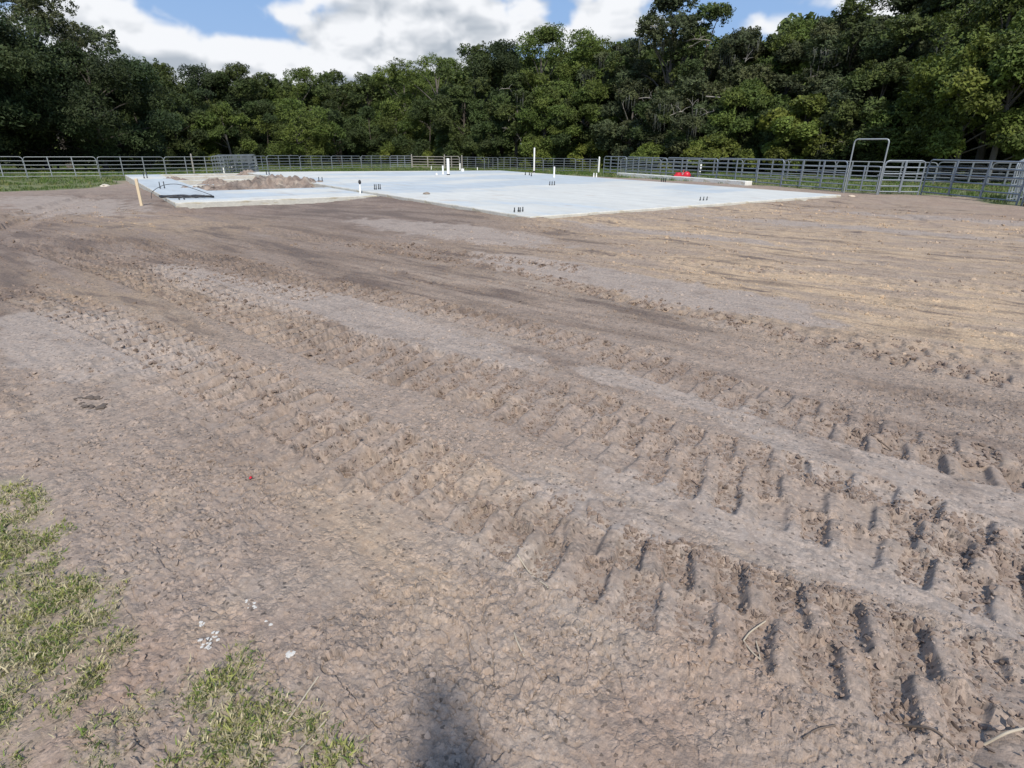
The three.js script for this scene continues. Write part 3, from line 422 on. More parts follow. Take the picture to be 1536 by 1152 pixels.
// second pen behind
run([[930, 259.5], [990, 262], [1050, 264], [1112, 266.5], [1180, 269], [1250, 271.5], [1322, 273.5], [1400, 276], [1480, 279], [1560, 282], [1640, 285]], p => mix(238, 244.5, (p - 930) / 600), { rails: 4, stays: 2, label: 'dull galvanised livestock panel of the second pen nearer the trees', group: 'panels of the second pen', mat: galvDull, r: .03 });
run([[1385, 270], [1430, 271.5], [1475, 273], [1522, 275]], () => 249, { rails: 3, stays: 1, name: 'board_fence_panel', label: 'weathered board fence panel in the shade behind the pens', group: 'board fence behind the pens', mat: oldWood, r: .06 });
{ // walk-through gate: tall bow with a low gate in it
  const a = G(1265.5, 289), b = G(1315, 291.8), W = Math.hypot(b[0] - a[0], b[1] - a[1]), H = heightAt(1285, 209, a[1])[0], t = thing('arched_gate', 'walk-through gate under a tall square bow of pipe', 'gate', a[0], 0, -a[1]); t.rotation.y = Math.atan2(b[1] - a[1], b[0] - a[0]);
  const c = .12, bow = tube([V3(0, -.02, 0), V3(0, 1, 0), V3(0, H - .3, 0), V3(0, H - c, 0), V3(c * .3, H - c * .3, 0), V3(c, H, 0), V3(W / 2, H, 0), V3(W - c, H, 0), V3(W - c * .3, H - c * .3, 0), V3(W, H - c, 0), V3(W, H - .3, 0), V3(W, 1, 0), V3(W, -.02, 0)], .03, 80, 8, false, .3);
  part('bow', bow, galvPale, t);
  const gH = heightAt(1290, 244.5, a[1])[0] - .12, leaf = part('gate_leaf', tube([V3(.07, .12, 0), V3(.07, gH - .1, 0), V3(.1, gH - .02, 0), V3(.2, gH, 0), V3(W / 2, gH, 0), V3(W - .2, gH, 0), V3(W - .1, gH - .02, 0), V3(W - .07, gH - .1, 0), V3(W - .07, .12, 0)], .025, 60, 7, false, .3), galv, t);
  for (let i = 0; i < 5; i++) part('rail', rod(V3(.08, .14 + i * (gH - .14) / 5, 0), V3(W - .08, .14 + i * (gH - .14) / 5, 0), .022, .022, 7), galv, leaf);
  part('stay', new THREE.BoxGeometry(.05, gH - .12, .03).translate(W / 2, (gH + .12) / 2, .04), galv, leaf);
  part('latch', new THREE.BoxGeometry(.14, .05, .04).translate(W - .06, gH * .7, .03), galvDull, t);
}
{ // panels stacked against each other: two stacks
  const lab = ['galvanised panel in the upright stack at the far end of the left run', 'galvanised panel in the stack beside the rusty post'];
  for (let i = 0; i < 6; i++) { const a = G(322 + i * 3.5, 261.5 - i * .25, -.3), b = G(386 - i * 1.2, 259.5 - i * .3, -.3); panelAt(a[0], a[1] + .1 * i, b[0], b[1] + .25 * i, -.3, -.3, 1.32 + .02 * (i % 3), { rails: 5, stays: 5, label: lab[0], group: 'upright stack of spare panels', mat: galvDull, lean: -.05 - .01 * i }); }
  for (let i = 0; i < 6; i++) { const a = G(1508 + i * 5, 304 - i * .5), b = [a[0] + 2.6, a[1] + 1.9 + .05 * i]; panelAt(a[0], a[1], b[0], b[1], 0, 0, 1.42 + .02 * (i % 3), { rails: 5, stays: 4, label: lab[1], group: 'stack beside the rusty post', mat: i % 2 ? galvPale : galv, lean: -.03 * i }); }
  const [x, f] = G(1533, 309), t = thing('rusty_post', 'rusty brown steel post by the stacked panels', 'post', x + .12, 0, -f); part('post_body', new THREE.CylinderGeometry(.07, .075, 1.5, 12).translate(0, .7, 0), rust, t); part('post_cap', new THREE.CylinderGeometry(.078, .078, .03, 12).translate(0, 1.46, 0), rust, t);
  const s = G(352, 258, -.3), sg = single('white_tag', new THREE.BoxGeometry(.24, .22, .012), white, 'small white tag hung on the stacked panels', 'tag'); sg.position.set(s[0] - .03, heightAt(351, 249.5, s[1] - .35)[0], -s[1] + .4);
  // posts standing taller than the rails
  for (const [px, top, base, h0, lab2] of [[898, 236, 260, -.1, 'white wooden post where the back run meets the kerb run'], [693, 233.5, 254, -.3, 'grey wooden post between weathered and galvanised panels'], [667, 232.5, 253, -.3, 'grey wooden post among the weathered panels'], [290, 231.5, 258, -.3, 'thin grey post behind the panels beside the side beam'], [618, 232, 252.5, -.35, 'grey wooden post at the start of the weathered panels']]) { const [x2, f2] = G(px, base, h0), H2 = heightAt(px, top, f2)[0] - h0, p2 = thing('fence_post', lab2, 'post', x2, h0, -f2 - .12); part('post_shaft', new THREE.CylinderGeometry(.06, .07, H2 + .3, 10).translate(0, H2 / 2 - .15, 0), px === 898 ? white : oldWood, p2); part('post_top', new THREE.CylinderGeometry(.02, .06, .05, 10).translate(0, H2 + .025, 0), px === 898 ? white : oldWood, p2); }
}
{ // red mower deck with a tyre, parked past the kerb
  const [x, f] = G(1023, 269.5), t = thing('red_mower_deck', 'red tractor mower deck with black tyre parked behind the kerb', 'mower', x, 0, -f); t.rotation.y = -.35; t.scale.setScalar(.58);
  const deck = new THREE.ExtrudeGeometry((() => { const s = new THREE.Shape(); s.moveTo(-.8, -.55); s.lineTo(.5, -.55); s.quadraticCurveTo(.85, -.5, .85, 0); s.quadraticCurveTo(.85, .5, .5, .55); s.lineTo(-.8, .55); s.lineTo(-.8, -.55); return s; })(), { depth: .26, bevelEnabled: true, bevelSize: .03, bevelThickness: .03, bevelSegments: 3 }); deck.rotateX(-Math.PI / 2); deck.translate(0, .2, 0); part('deck', deck, redPaint, t);
  const hood = new THREE.SphereGeometry(.42, 20, 12, 0, Math.PI * 2, 0, Math.PI / 2).scale(.95, .85, .9).translate(.42, .47, 0); part('hood', hood, redPaint, t);
  part('belt_cover', new THREE.CylinderGeometry(.30, .36, .26, 20).translate(-.45, .58, 0), redPaint, t);
  part('gearbox', new THREE.CylinderGeometry(.12, .15, .26, 12).translate(0, .62, 0), steel, t);
  for (const s of [-1, 1]) part('hitch_arm', tube([V3(-.1, .45, s * .25), V3(.05, .8, s * .15), V3(.1, .98, s * .04)], .028, 10, 7), redPaint, t);
  for (const [wx, wz] of [[1.02, .36], [1.02, -.36], [-.9, .3]]) { const w = part('wheel', new THREE.TorusGeometry(.17, .075, 10, 22).translate(wx, .235, wz), rubber, t); part('rim', new THREE.CylinderGeometry(.12, .12, .07, 16).rotateX(Math.PI / 2).translate(wx, .235, wz), steel, w); }
  const s2 = G(1045, 266.5), m = thing('white_marker', 'white marker post beside the red mower deck', 'marker', s2[0], 0, -s2[1] + .6); part('post', rod(V3(0, 0, 0), V3(0, .9, 0), .02), galvDull, m); part('plate', new THREE.BoxGeometry(.1, .26, .02).translate(0, .72, .03), white, m); part('tag', new THREE.BoxGeometry(.1, .1, .02).translate(-.02, .44, .03), white, m);
}
console.log('fences done');

// ---------------------------------------------------------------- trees
const leafMat = new THREE.MeshPhysicalMaterial({ color: 0xffffff, roughness: .72, transmission: .30, thickness: 0, side: THREE.DoubleSide, specularIntensity: .35, vertexColors: true });
function sprayGeo(seed, n, size, rad, thin) {
  const r = rng(seed), P = [], N = [], C = [], I = [];
  for (let i = 0; i < n; i++) {
    const a = r() * Math.PI * 2, d = rad * Math.sqrt(r()), cx = Math.cos(a) * d, cz = Math.sin(a) * d, cy = (r() - .5) * rad * .7;
    const q = new THREE.Quaternion().setFromEuler(new THREE.Euler((r() - .5) * 1.7, r() * 6.28, (r() - .5) * 1.7)), L = size * (.7 + .6 * r()), w = L * thin * (.8 + .4 * r()), k = .85 + .3 * r(), b = P.length / 3;
    for (const [x, y, z] of [[0, 0, -L / 2], [w / 2, L * .07, 0], [0, -L * .02, L / 2], [-w / 2, L * .07, 0]]) { const v = V3(x, y, z).applyQuaternion(q); P.push(v.x + cx, v.y + cy, v.z + cz); C.push(k * (.92 + .16 * r()), k, k * (.8 + .2 * r())); }
    I.push(b, b + 1, b + 3, b + 1, b + 2, b + 3);
  }
  const g = new THREE.BufferGeometry(); g.setAttribute('position', new THREE.Float32BufferAttribute(P, 3)); g.setAttribute('color', new THREE.Float32BufferAttribute(C, 3)); g.setIndex(I); g.computeVertexNormals(); return g;
}
const SPRAYS = [sprayGeo(11, 16, .21, .36, .6), sprayGeo(12, 18, .18, .36, .56), sprayGeo(13, 18, .25, .40, .36)];
const barks = [std(.085, .07, .058, .95), std(.13, .115, .10, .95), std(.055, .047, .04, .95)], paleBark = std(.30, .27, .235, .9), mossMat = std(.13, .135, .115, .95, 0, { side: THREE.DoubleSide });
const TINTS = [[.068, .092, .026], [.092, .126, .028], [.042, .062, .024], [.118, .145, .028], [.070, .084, .038], [.050, .072, .022]];
function limbGeo(pts, r0, r1, rad = 6) {
  const c = new THREE.CatmullRomCurve3(pts), n = Math.max(4, pts.length * 2), g = new THREE.TubeGeometry(c, n, 1, rad), p = g.attributes.position; let k = 0;
  for (let i = 0; i <= n; i++) { const o = c.getPointAt(i / n), r = mix(r0, r1, i / n); for (let j = 0; j <= rad; j++, k++) { p.setXYZ(k, o.x + (p.getX(k) - o.x) * r, o.y + (p.getY(k) - o.y) * r, o.z + (p.getZ(k) - o.z) * r); } }
  g.computeVertexNormals(); return g;
}
let nSpray = 0;
const M4 = new THREE.Matrix4(), QT = new THREE.Quaternion(), SC = new THREE.Vector3(), CO = new THREE.Color(), E3 = new THREE.Euler();
function tree(o) {
  const r = rng(o.seed), { x, f, H, W } = o, y0 = Math.min(baseHeight(x, f), 0) - .05, t = thing(o.name, o.label, o.category || 'tree', x, y0, -f, o.group);
  const bottom = H * (o.bottom ?? .16), clumps = [], n = o.clumps || 34, cy = (H + bottom) / 2, ry = (H - bottom) / 2, rx = W / 2;
  for (let i = 0, tries = 0; i < n && tries < 600; tries++) {
    const th = r() * Math.PI * 2, yy = r() * 2 - 1, rr = Math.pow(r(), .35); const prof = Math.pow(Math.max(.05, 1 - Math.pow(Math.abs(yy + .12), o.power || 2.4)), .5);
    const c = V3(Math.cos(th) * rx * prof * rr, cy + yy * ry * .9, Math.sin(th) * rx * prof * rr), s = (o.clumpSize || 1) * (.55 + .65 * r()) * Math.min(1.5, W / 7.5);
    if (c.y + s * .7 > H) c.y = H - s * .7;
    clumps.push([c, s]); i++;
  }
  // trunk and limbs
  const bend = (r() - .5) * W * .12, bz = (r() - .5) * W * .12, tr = o.trunk || H * .016 + .05, G2 = [], mid = V3(bend, H * .45, bz), tip = V3(bend * 1.6, H * .82, bz * 1.5);
  G2.push(limbGeo([V3(0, -.2, 0), V3(bend * .25, H * .16, bz * .2), mid, tip], tr * 1.15, tr * .25, 8));
  clumps.forEach(([c, s], i) => { if (i % 2) return; const k = clamp((c.y / H) * .85 - .08, .12, .78), a = k < .5 ? V3(bend * k * 2, H * k * .95, bz * k * 2) : mid.clone().lerp(tip, (k - .5) / .32 * .9); if (k < .55 && k > .5) a.copy(mid); const m = a.clone().lerp(c, .55); m.y += (r() - .2) * .5; m.x += (r() - .5) * .8; G2.push(limbGeo([a, m, c.clone().add(V3(0, -s * .2, 0))], tr * .34, tr * .08, 5)); });
  part('trunk', mergeGeometries(G2), barks[o.bark || 0], t);
  // foliage
  const per = o.per || 62, cnt = clumps.length * per, im = new THREE.InstancedMesh(SPRAYS[o.spray || 0], leafMat, cnt); im.name = 'crown'; im.castShadow = im.receiveShadow = true; im.userData.kind = 'stuff';
  const tint = TINTS[o.tint || 0], sc = o.leaf || 1; let k = 0;
  for (const [c, s] of clumps) {
    const br = .75 + .5 * r(), hue = (r() - .5) * .18;
    for (let i = 0; i < per; i++, k++) {
      let a = r() * Math.PI * 2, u = r() * 1.75 - .75; u = clamp(u, -.95, 1); const h = Math.sqrt(1 - u * u), R = s * (.62 + .5 * r());
      const px = c.x + Math.cos(a) * h * R * 1.12, py = c.y + u * R * .78, pz = c.z + Math.sin(a) * h * R * 1.12;
      E3.set((r() - .5) * 1.5 + Math.sin(a) * h * .7, r() * 6.28, (r() - .5) * 1.5 - Math.cos(a) * h * .7); QT.setFromEuler(E3); const q = sc * (.75 + .6 * r()); SC.set(q, q, q);
      M4.compose(V3(px, py, pz), QT, SC); im.setMatrixAt(k, M4);
      const b = br * (.78 + .44 * r()); im.setColorAt(k, CO.setRGB(tint[0] * b * (1 + hue), tint[1] * b, tint[2] * b * (1 - hue * .5)));
    }
  }
  nSpray += cnt; t.add(im);
  if (o.moss) { const gs = []; for (let i = 0; i < o.moss; i++) { const [c, s] = clumps[Math.floor(r() * clumps.length)]; if (c.z < -rx * .2) continue; for (let j = 0; j < 16; j++) { const L = .4 + .9 * r(), px = c.x + (r() - .5) * s * 1.8, py = c.y - s * .2 + r() * .3, pz = c.z + (r() * .9) * s + .2; gs.push(limbGeo([V3(px, py, pz), V3(px + .05 * (r() - .5), py - L * .5, pz + .05), V3(px + .08 * (r() - .5), py - L, pz)],   .014 + .016 * r(), .004, 4)); } } if (gs.length) part('hanging_moss', mergeGeometries(gs), mossMat, t); }
  if (o.bare) { const gs = []; for (let i = 0; i < o.bare; i++) { const y = H * (.25 + .55 * r()), dx = (r() - .5) * W * .8, a = V3(dx * .3, y, rx * .35), e = V3(dx + (r() - .5), y + (r() - .35) * 2.2, rx * (.8 + .3 * r())), m = a.clone().lerp(e, .5).add(V3((r() - .5) * .7, .35 * r(), 0)); gs.push(limbGeo([a, m, e], .06, .018, 5)); for (let j = 0; j < 3; j++) { const s0 = m.clone().lerp(e, r()), q = s0.clone().add(V3((r() - .5) * 1.6, (r() - .3) * 1.2, .2 * r())); gs.push(limbGeo([s0, s0.clone().lerp(q, .5).add(V3(0, .1, 0)), q], .026, .008, 4)); } } part('bare_branch', mergeGeometries(gs), paleBark, t); }
  return t;
}
const KIND = {
  oak: { name: 'oak_tree', label: 'broad dark green oak in the wood', group: 'oaks in the wood', tint: 0, spray: 0, clumps: 36 },
  bright: { name: 'broadleaf_tree', label: 'lighter green broadleaf tree in the wood', group: 'lighter broadleaf trees', tint: 1, spray: 1, clumps: 36, bark: 1 },
  deep: { name: 'evergreen_tree', label: 'very dark dense evergreen tree', group: 'dark evergreens', tint: 2, spray: 2, clumps: 38, bark: 2 },
  mossy: { name: 'mossy_oak', label: 'grey green oak hung with moss', group: 'mossy oaks', tint: 4, spray: 0, clumps: 30, bark: 1, moss: 16, bare: 5 },
  under: { name: 'understory_tree', label: 'low leafy understory tree', group: 'understory trees', tint: 5, spray: 1, clumps: 22, bottom: .03, trunk: .09, clumpSize: .8 },
  shrub: { name: 'yellow_green_shrub', label: 'yellowish green shrub', group: 'yellowish shrubs', category: 'shrub', tint: 3, spray: 1, clumps: 14, bottom: .02, trunk: .06, clumpSize: .62 },
};
let treeSeed = 100;
const ZONES = [[165, 'beyond the near side panels'], [345, 'past the panels beside the side beam'], [625, 'behind the soil heap'], [905, 'behind the white pipes'], [1125, 'behind the red mower deck'], [1325, 'behind the arched gate'], [9999, 'behind the rusty post and long panel']];
function plant(kind, px, topY, f, W, extra = {}) {
  const far = 1 + .34 * sm(760, 560, px); f *= far; W *= mix(1, far, .9);
  const zone = ZONES.find(z => px < z[0])[1], K = KIND[kind]; if (!extra.label) extra = { ...extra, label: K.label + ' ' + zone, group: K.group + ' ' + zone };
  const [H, x] = heightAt(px, topY, f), y0 = Math.min(baseHeight(x, f), 0); tree({ ...KIND[kind], x, f, H: H - y0, W, seed: treeSeed++, ...extra }); }
for (const [k, px, top, f, W, ex] of [
  ['oak', -900, 20, 26, 11], ['deep', -620, -10, 29, 12], ['oak', -420, -20, 31, 12], ['bright', 1850, -60, 36, 12], ['oak', 2100, -40, 33, 12], ['deep', 2500, 0, 30, 12],
  ['deep', -230, -40, 33, 12], ['deep', -90, -20, 38, 11], ['deep', 20, 60, 41, 10, { per: 80 }], ['deep', 112, 62, 42, 9.5, { per: 84, bottom: .05 }],
  ['mossy', 30, -38, 50, 9, { moss: 0, bare: 2, clumps: 40, per: 70, bottom: .3, label: 'airy tall tree rising over the dark evergreen by the side fence', group: undefined }],
  ['oak', 190, 88, 56, 8], ['oak', 240, 95, 60, 8], ['deep', 292, 100, 64, 8], ['oak', 347, 94, 66, 6.5], ['oak', 398, 110, 72, 8], ['bright', 445, 99, 74, 9], ['oak', 498, 104, 76, 8], ['oak', 548, 112, 76, 8], ['bright', 600, 88, 76, 9], ['bright', 655, 76, 76, 9], ['oak', 708, 62, 76, 9], ['deep', 752, 62, 78, 8], ['bright', 822, 34, 76, 9.5, { clumps: 42 }], ['bright', 880, 44, 74, 9], ['mossy', 926, 62, 70, 7], ['oak', 952, 48, 66, 6],
  ['mossy', 1018, -22, 62, 8.5, { clumps: 44 }], ['oak', 1072, 6, 60, 7], ['mossy', 1120, 44, 58, 8], ['oak', 1172, 48, 58, 8], ['bright', 1205, 30, 57, 7], ['mossy', 1250, 16, 55, 9], ['oak', 1305, -8, 53, 9], ['deep', 1370, -30, 51, 9], ['mossy', 1440, -50, 48, 10, { bare: 6 }], ['oak', 1490, -80, 46, 10], ['bright', 1560, -60, 40, 11], ['deep', 1660, -80, 40, 12],
]) plant(k, px, top, f, W, ex);
for (const [k, px, top, f, W, ex] of [
  ['under', -60, 120, 42, 7], ['under', 60, 150, 43, 6], ['deep', 150, 110, 47, 7, { bottom: .02 }], ['under', 205, 150, 51, 6], ['under', 255, 140, 55, 7], ['under', 318, 150, 58, 5], ['bright', 335, 155, 57, 5, { bottom: .02, clumps: 24 }], ['under', 390, 150, 62, 7], ['bright', 440, 148, 62, 8, { bottom: .02, clumps: 30 }], ['under', 500, 150, 66, 7], ['under', 555, 160, 67, 6], ['bright', 590, 150, 68, 6, { bottom: .02, clumps: 26 }], ['under', 640, 150, 69, 7], ['oak', 690, 130, 69, 7, { bottom: .02 }], ['under', 735, 180, 68, 5], ['oak', 775, 110, 70, 6, { bottom: .34, moss: 5, bare: 5, bark: 1, trunk: .2 }], ['bright', 820, 130, 68, 6, { bottom: .04 }], ['under', 860, 150, 67, 6], ['bright', 895, 120, 66, 6, { bottom: .04 }], ['mossy', 950, 120, 62, 7, { bottom: .04 }], ['under', 1000, 140, 58, 6], ['mossy', 1045, 110, 56, 7, { bottom: .05 }], ['under', 1090, 150, 54, 6], ['shrub', 1080, 205, 50, 5], ['bright', 1130, 120, 53, 6, { bottom: .04 }], ['oak', 1215, 145, 48, 6, { bottom: .03, tint: 3 }], ['under', 1165, 150, 51, 6], ['mossy', 1270, 120, 48, 7, { bottom: .05 }], ['under', 1300, 150, 47, 6], ['bright', 1370, 150, 44, 5.5, { bottom: .06 }], ['oak', 1330, 90, 46, 7, { bottom: .1 }], ['under', 1420, 130, 45, 6], ['bright', 1490, 60, 37, 7, { bottom: .22, tint: 3, clumps: 36 }], ['bright', 1550, 40, 36, 8, { bottom: .2, tint: 1, clumps: 40 }], ['under', 1480, 150, 44, 7], ['under', 1560, 150, 42, 7], ['under', 1640, 130, 38, 8],
  ['shrub', 175, 222, 50, 3.5], ['shrub', 805, 225, 66, 3], ['shrub', 590, 215, 66, 3.5], ['shrub', 660, 218, 66, 3], ['shrub', 885, 218, 64, 3.5], ['shrub', 980, 215, 56, 4], ['shrub', 1190, 215, 49, 4],
]) plant(k, px, top, f, W, ex);
{ // the closed mass of the wood behind the trees that can be told apart
  const r = rng(55), edge = [[-900, 40], [-500, 50], [-260, 58], [0, 70], [160, 82], [300, 98], [450, 108], [600, 108], [760, 94], [880, 82], [1000, 72], [1150, 66], [1300, 60], [1450, 56], [1600, 50], [1760, 44], [2300, 40]], n = 34000, im = new THREE.InstancedMesh(SPRAYS[0], leafMat, n);
  for (let i = 0; i < n; i++) {
    const q = r() * (edge.length - 1), j = Math.floor(q), px = mix(edge[j][0], edge[j + 1][0], q - j), f = mix(edge[j][1], edge[j + 1][1], q - j) + 7 * r(), top = px < 560 ? 135 : px < 960 ? mix(125, 75, (px - 560) / 400) : px < 1180 ? 85 : 40;
    const [hm, x] = heightAt(px, top, f), h = hm * (1 - Math.pow(r(), 1.3)) + .4 * (fbm(x * .3, f * .3, 2)), s = 2.3 + 1.8 * r();
    E3.set((r() - .5) * 2.2, r() * 6.28, (r() - .5) * 2.2); QT.setFromEuler(E3); SC.set(s, s, s); M4.compose(V3(x, h, -f), QT, SC); im.setMatrixAt(i, M4); const b = .85 + .3 * r(); im.setColorAt(i, CO.setRGB(.088 * b, .118 * b, .035 * b));
  }
  im.name = 'woodland'; im.castShadow = im.receiveShadow = true; tag(im, 'dark closed mass of leaves deep in the wood', 'woodland', null, 'stuff'); scene.add(im); nSpray += n;
}
console.log('trees done, sprays', nSpray);

// ---------------------------------------------------------------- grass
function tuftGeo(seed, n, H, w, spread, lay) {
  const r = rng(seed), P = [], I = [], C = [];
  for (let i = 0; i < n; i++) { const a = r() * 6.28, cx = (r() - .5) * spread, cz = (r() - .5) * spread, h = H * (.5 + .7 * r()), l = h * lay * (.3 + r()), ww = w * (.7 + .6 * r()), sx = Math.cos(a + 1.57) * ww / 2, sz = Math.sin(a + 1.57) * ww / 2, dx = Math.cos(a), dz = Math.sin(a), b = P.length / 3, k = .75 + .5 * r();
    P.push(cx - sx, -.01, cz - sz, cx + sx, -.01, cz + sz, cx + dx * l * .35 - sx * .8, h * .6, cz + dz * l * .35 - sz * .8, cx + dx * l * .35 + sx * .8, h * .6, cz + dz * l * .35 + sz * .8, cx + dx * l, h, cz + dz * l); for (let j = 0; j < 5; j++) C.push(k, k, k); I.push(b, b + 1, b + 3, b, b + 3, b + 2, b + 2, b + 3, b + 4); }
  const g = new THREE.BufferGeometry(); g.setAttribute('position', new THREE.Float32BufferAttribute(P, 3)); g.setAttribute('color', new THREE.Float32BufferAttribute(C, 3)); g.setIndex(I); g.computeVertexNormals(); return g;
}
const grassMat = new THREE.MeshPhysicalMaterial({ color: 0xffffff, vertexColors: true, roughness: .75, transmission: .25, thickness: 0, side: THREE.DoubleSide, specularIntensity: .3 });
function grass(name, label, geo, n, place, color, seed) {
  const r = rng(seed), mats = [], cols = [];
  for (let i = 0, tries = 0; i < n && tries < n * 12; tries++) { const q = place(r); if (!q) continue; const [x, f, s, tilt = .3] = q; E3.set((r() - .5) * tilt, r() * 6.28, (r() - .5) * tilt); QT.setFromEuler(E3); SC.set(s, s * (.7 + .5 * r()), s); mats.push(new THREE.Matrix4().compose(V3(x, groundHeight(x, f) - .003, -f), QT, SC)); cols.push(color(r, x, f)); i++; }
  const im = new THREE.InstancedMesh(geo, grassMat, mats.length); mats.forEach((m, i) => { im.setMatrixAt(i, m); im.setColorAt(i, CO.setRGB(...cols[i])); }); im.name = numbered(name); im.castShadow = im.receiveShadow = true; tag(im, label, 'grass', null, 'stuff'); scene.add(im); console.log(name, mats.length);
}
const green = (r) => { const k = .7 + .6 * r(), d = r(); return d < .46 ? [.44 * k, .39 * k, .25 * k] : d < .76 ? [.29 * k, .30 * k, .10 * k] : [.14 * k, .19 * k, .05 * k]; };
grass('grass_patches', 'short yellow green grass in patches on the near soil', tuftGeo(5, 10, .012, .0055, .09, 3.0), 12000, r => { const x = -2.6 + 2.8 * r(), f = .55 + 2.2 * r(); return r() < lawn(x, f) ** 2 ? [x, f, .34 + .62 * r() * r() + .1, 1.3] : null; }, green, 21);
grass('mown_grass', 'green mown grass beyond the graded soil under the fences', tuftGeo(6, 10, .15, .02, .34, .8), 60000, r => { const a = (r() - .5) * 1.9, d = 20 + 80 * Math.pow(r(), .75), x = Math.sin(a) * d, f = Math.cos(a) * d; if (f > 98) return null; const [u, v] = toUV(x, f); if (u > -.3 && u < 32 && v > -7.2 && v < 18) return null; return r() < lawn(x, f) ? [x, f, .5 + .6 * r()] : null; }, (r, x, f) => { const k = .7 + .6 * r(), d = r() + .4 * noise(x * .4, f * .4); return d < .18 ? [.22 * k, .22 * k, .08 * k] : [.075 * k, .125 * k, .024 * k]; }, 22);

// ---------------------------------------------------------------- crumbs of soil, twigs and litter
{
  const clod = (seed) => { const g = new THREE.IcosahedronGeometry(1, 1), p = g.attributes.position, r = rng(seed), o = r() * 50; for (let i = 0; i < p.count; i++) { const v = V3(p.getX(i), p.getY(i), p.getZ(i)), k = 1 + .42 * noise(v.x * 1.6 + o, v.y * 1.6 + v.z * 1.3) + .2 * noise(v.z * 3.1 + o, v.x * 3); v.multiplyScalar(k); p.setXYZ(i, v.x, v.y * .62, v.z); } return toCreasedNormals(g, .5); };
  const cloMat = new THREE.MeshStandardMaterial({ color: 0xffffff, roughness: .95 }), c = [0, 0, 0];
  for (const [k, n, seed] of [[0, 9000, 31], [1, 11000, 32], [2, 27000, 33]]) {
    const r = rng(seed), mats = [], cols = []; for (let i = 0, t = 0; i < n && t < n * 12; t++) {
      const d = k === 1 ? 2.5 + 20 * Math.pow(r(), 1.25) : k ? 1.2 + 10 * Math.pow(r(), 1.2) : .95 + 5.5 * Math.pow(r(), 1.3), a = (r() - .5) * 1.85, x = Math.sin(a) * d, f = Math.cos(a) * d, m = sm(-.12, .4, fbm(x * .95 + 31, f * .95 + 8, 3) + .25 * fbm(x * 4, f * 4, 2) + .22 * sm(2.8, 1.2, d)) * (1 - .9 * silt(x, f)), sx = x * DIRX + f * DIRZ, tx = -x * DIRZ + f * DIRX, m2 = k ? sm(.05, .4, fbm(sx * .7 + 12, tx * 3.2, 3)) : 0;
      if (k < 2 && r() > (k ? .04 + .9 * m2 : .05 + m)) continue; { const [u, v] = toUV(x, f); if (u > -.2 && v > -7.5) continue; } const y = groundHeight(x, f); const tornAndShade = k === 2 ? Math.max(OUT.damp, torn(x, f), .9 * OUT.edge * sm(-.45, .2, noise(x * 2.3 + 6, f * 2.3))) : 0; if (k === 2 ? r() > tornAndShade : OUT.lug > .25 && r() < .85) continue; const s = (.0022 + .0085 * Math.pow(r(), 4)) * (k === 1 ? .9 + d * .16 : k ? .95 + d * .2 : 1 + d * .09);  // third set: torn soil, plus dark crumbs along print edges imitating pocket-wall shade
      E3.set(r() * 6, r() * 6, r() * 6); QT.setFromEuler(E3); SC.set(s * (.8 + .6 * r()), s, s * (.8 + .5 * r())); mats.push(new THREE.Matrix4().compose(V3(x, y - s * (k === 2 ? .14 : .05), -f), QT, SC)); if (k === 2) { c[0] = .200; c[1] = .149; c[2] = .119; } else groundColor(x, f, c); const b = k === 2 ? .74 + .5 * r() : .72 + .32 * r(); cols.push([c[0] * b, c[1] * b, c[2] * b]); i++; }
    const im = new THREE.InstancedMesh(clod(41 + k), cloMat, mats.length); mats.forEach((m, i) => { im.setMatrixAt(i, m); im.setColorAt(i, CO.setRGB(...cols[i])); }); im.name = numbered('soil_crumbs'); im.castShadow = im.receiveShadow = true; tag(im, ['loose rounded crumbs of brown soil', 'loose angular crumbs of brown soil in rows', 'dark moist crumbs torn up by the wheels, with edge crumbs added to imitate shade'][k], 'soil', null, 'stuff'); scene.add(im);
  }
  const at = (px, py, up = 0) => { const [x, f] = G(px, py); return V3(x, groundHeight(x, f) + up, -f); };
  const twigMat = std(.40, .34, .26, .85), darkTwig = std(.12, .09, .07, .9);
  const twig = (pts, r, mat, label) => { const p = pts.map(([a, b]) => at(a, b, r * 1.4)); return single('dry_twig', tube(p, r, 18, 6), mat, label, 'twig'); };
  { const t = thing('forked_twig', 'pale forked twig lying across the wheel prints', 'twig'); const p = (a, b) => at(a, b, .008); part('stem', tube([p(1150, 924), p(1128, 938), p(1117, 952)], .0034, 12, 6), twigMat, t); part('branch', tube([p(1117, 952), p(1128, 968), p(1143, 983)], .003, 12, 6), twigMat, t); part('branch', tube([p(1136, 952), p(1140, 968), p(1142, 982)], .0025, 12, 6), twigMat, t); }
  twig([[776, 833], [795, 855], [822, 882]], .0035, twigMat, 'thin pale twig beside the lower wheel prints');
  twig([[771, 950], [776, 965], [786, 982]], .003, twigMat, 'short pale twig on cracked soil');
  twig([[1480, 1108], [1505, 1110], [1536, 1098]], .0045, twigMat, 'thick pale root end by the lowest wheel prints');
  twig([[1357, 1079], [1395, 1102], [1430, 1121]], .004, darkTwig, 'dark straight twig below the wheel prints');
  twig([[1307, 652], [1322, 658], [1341, 666]], .005, darkTwig, 'dark stick on the soil beyond the wheel prints');
  twig([[1204, 1108], [1225, 1095], [1252, 1090]], .003, darkTwig, 'curved dark twig on smooth soil');
  twig([[430, 1085], [448, 1060], [478, 1018]], .003, twigMat, 'long dry grass stalk leaning over the near grass');
  twig([[443, 1130], [462, 1108], [490, 1078]], .003, twigMat, 'dry grass stalk lying on the near grass');
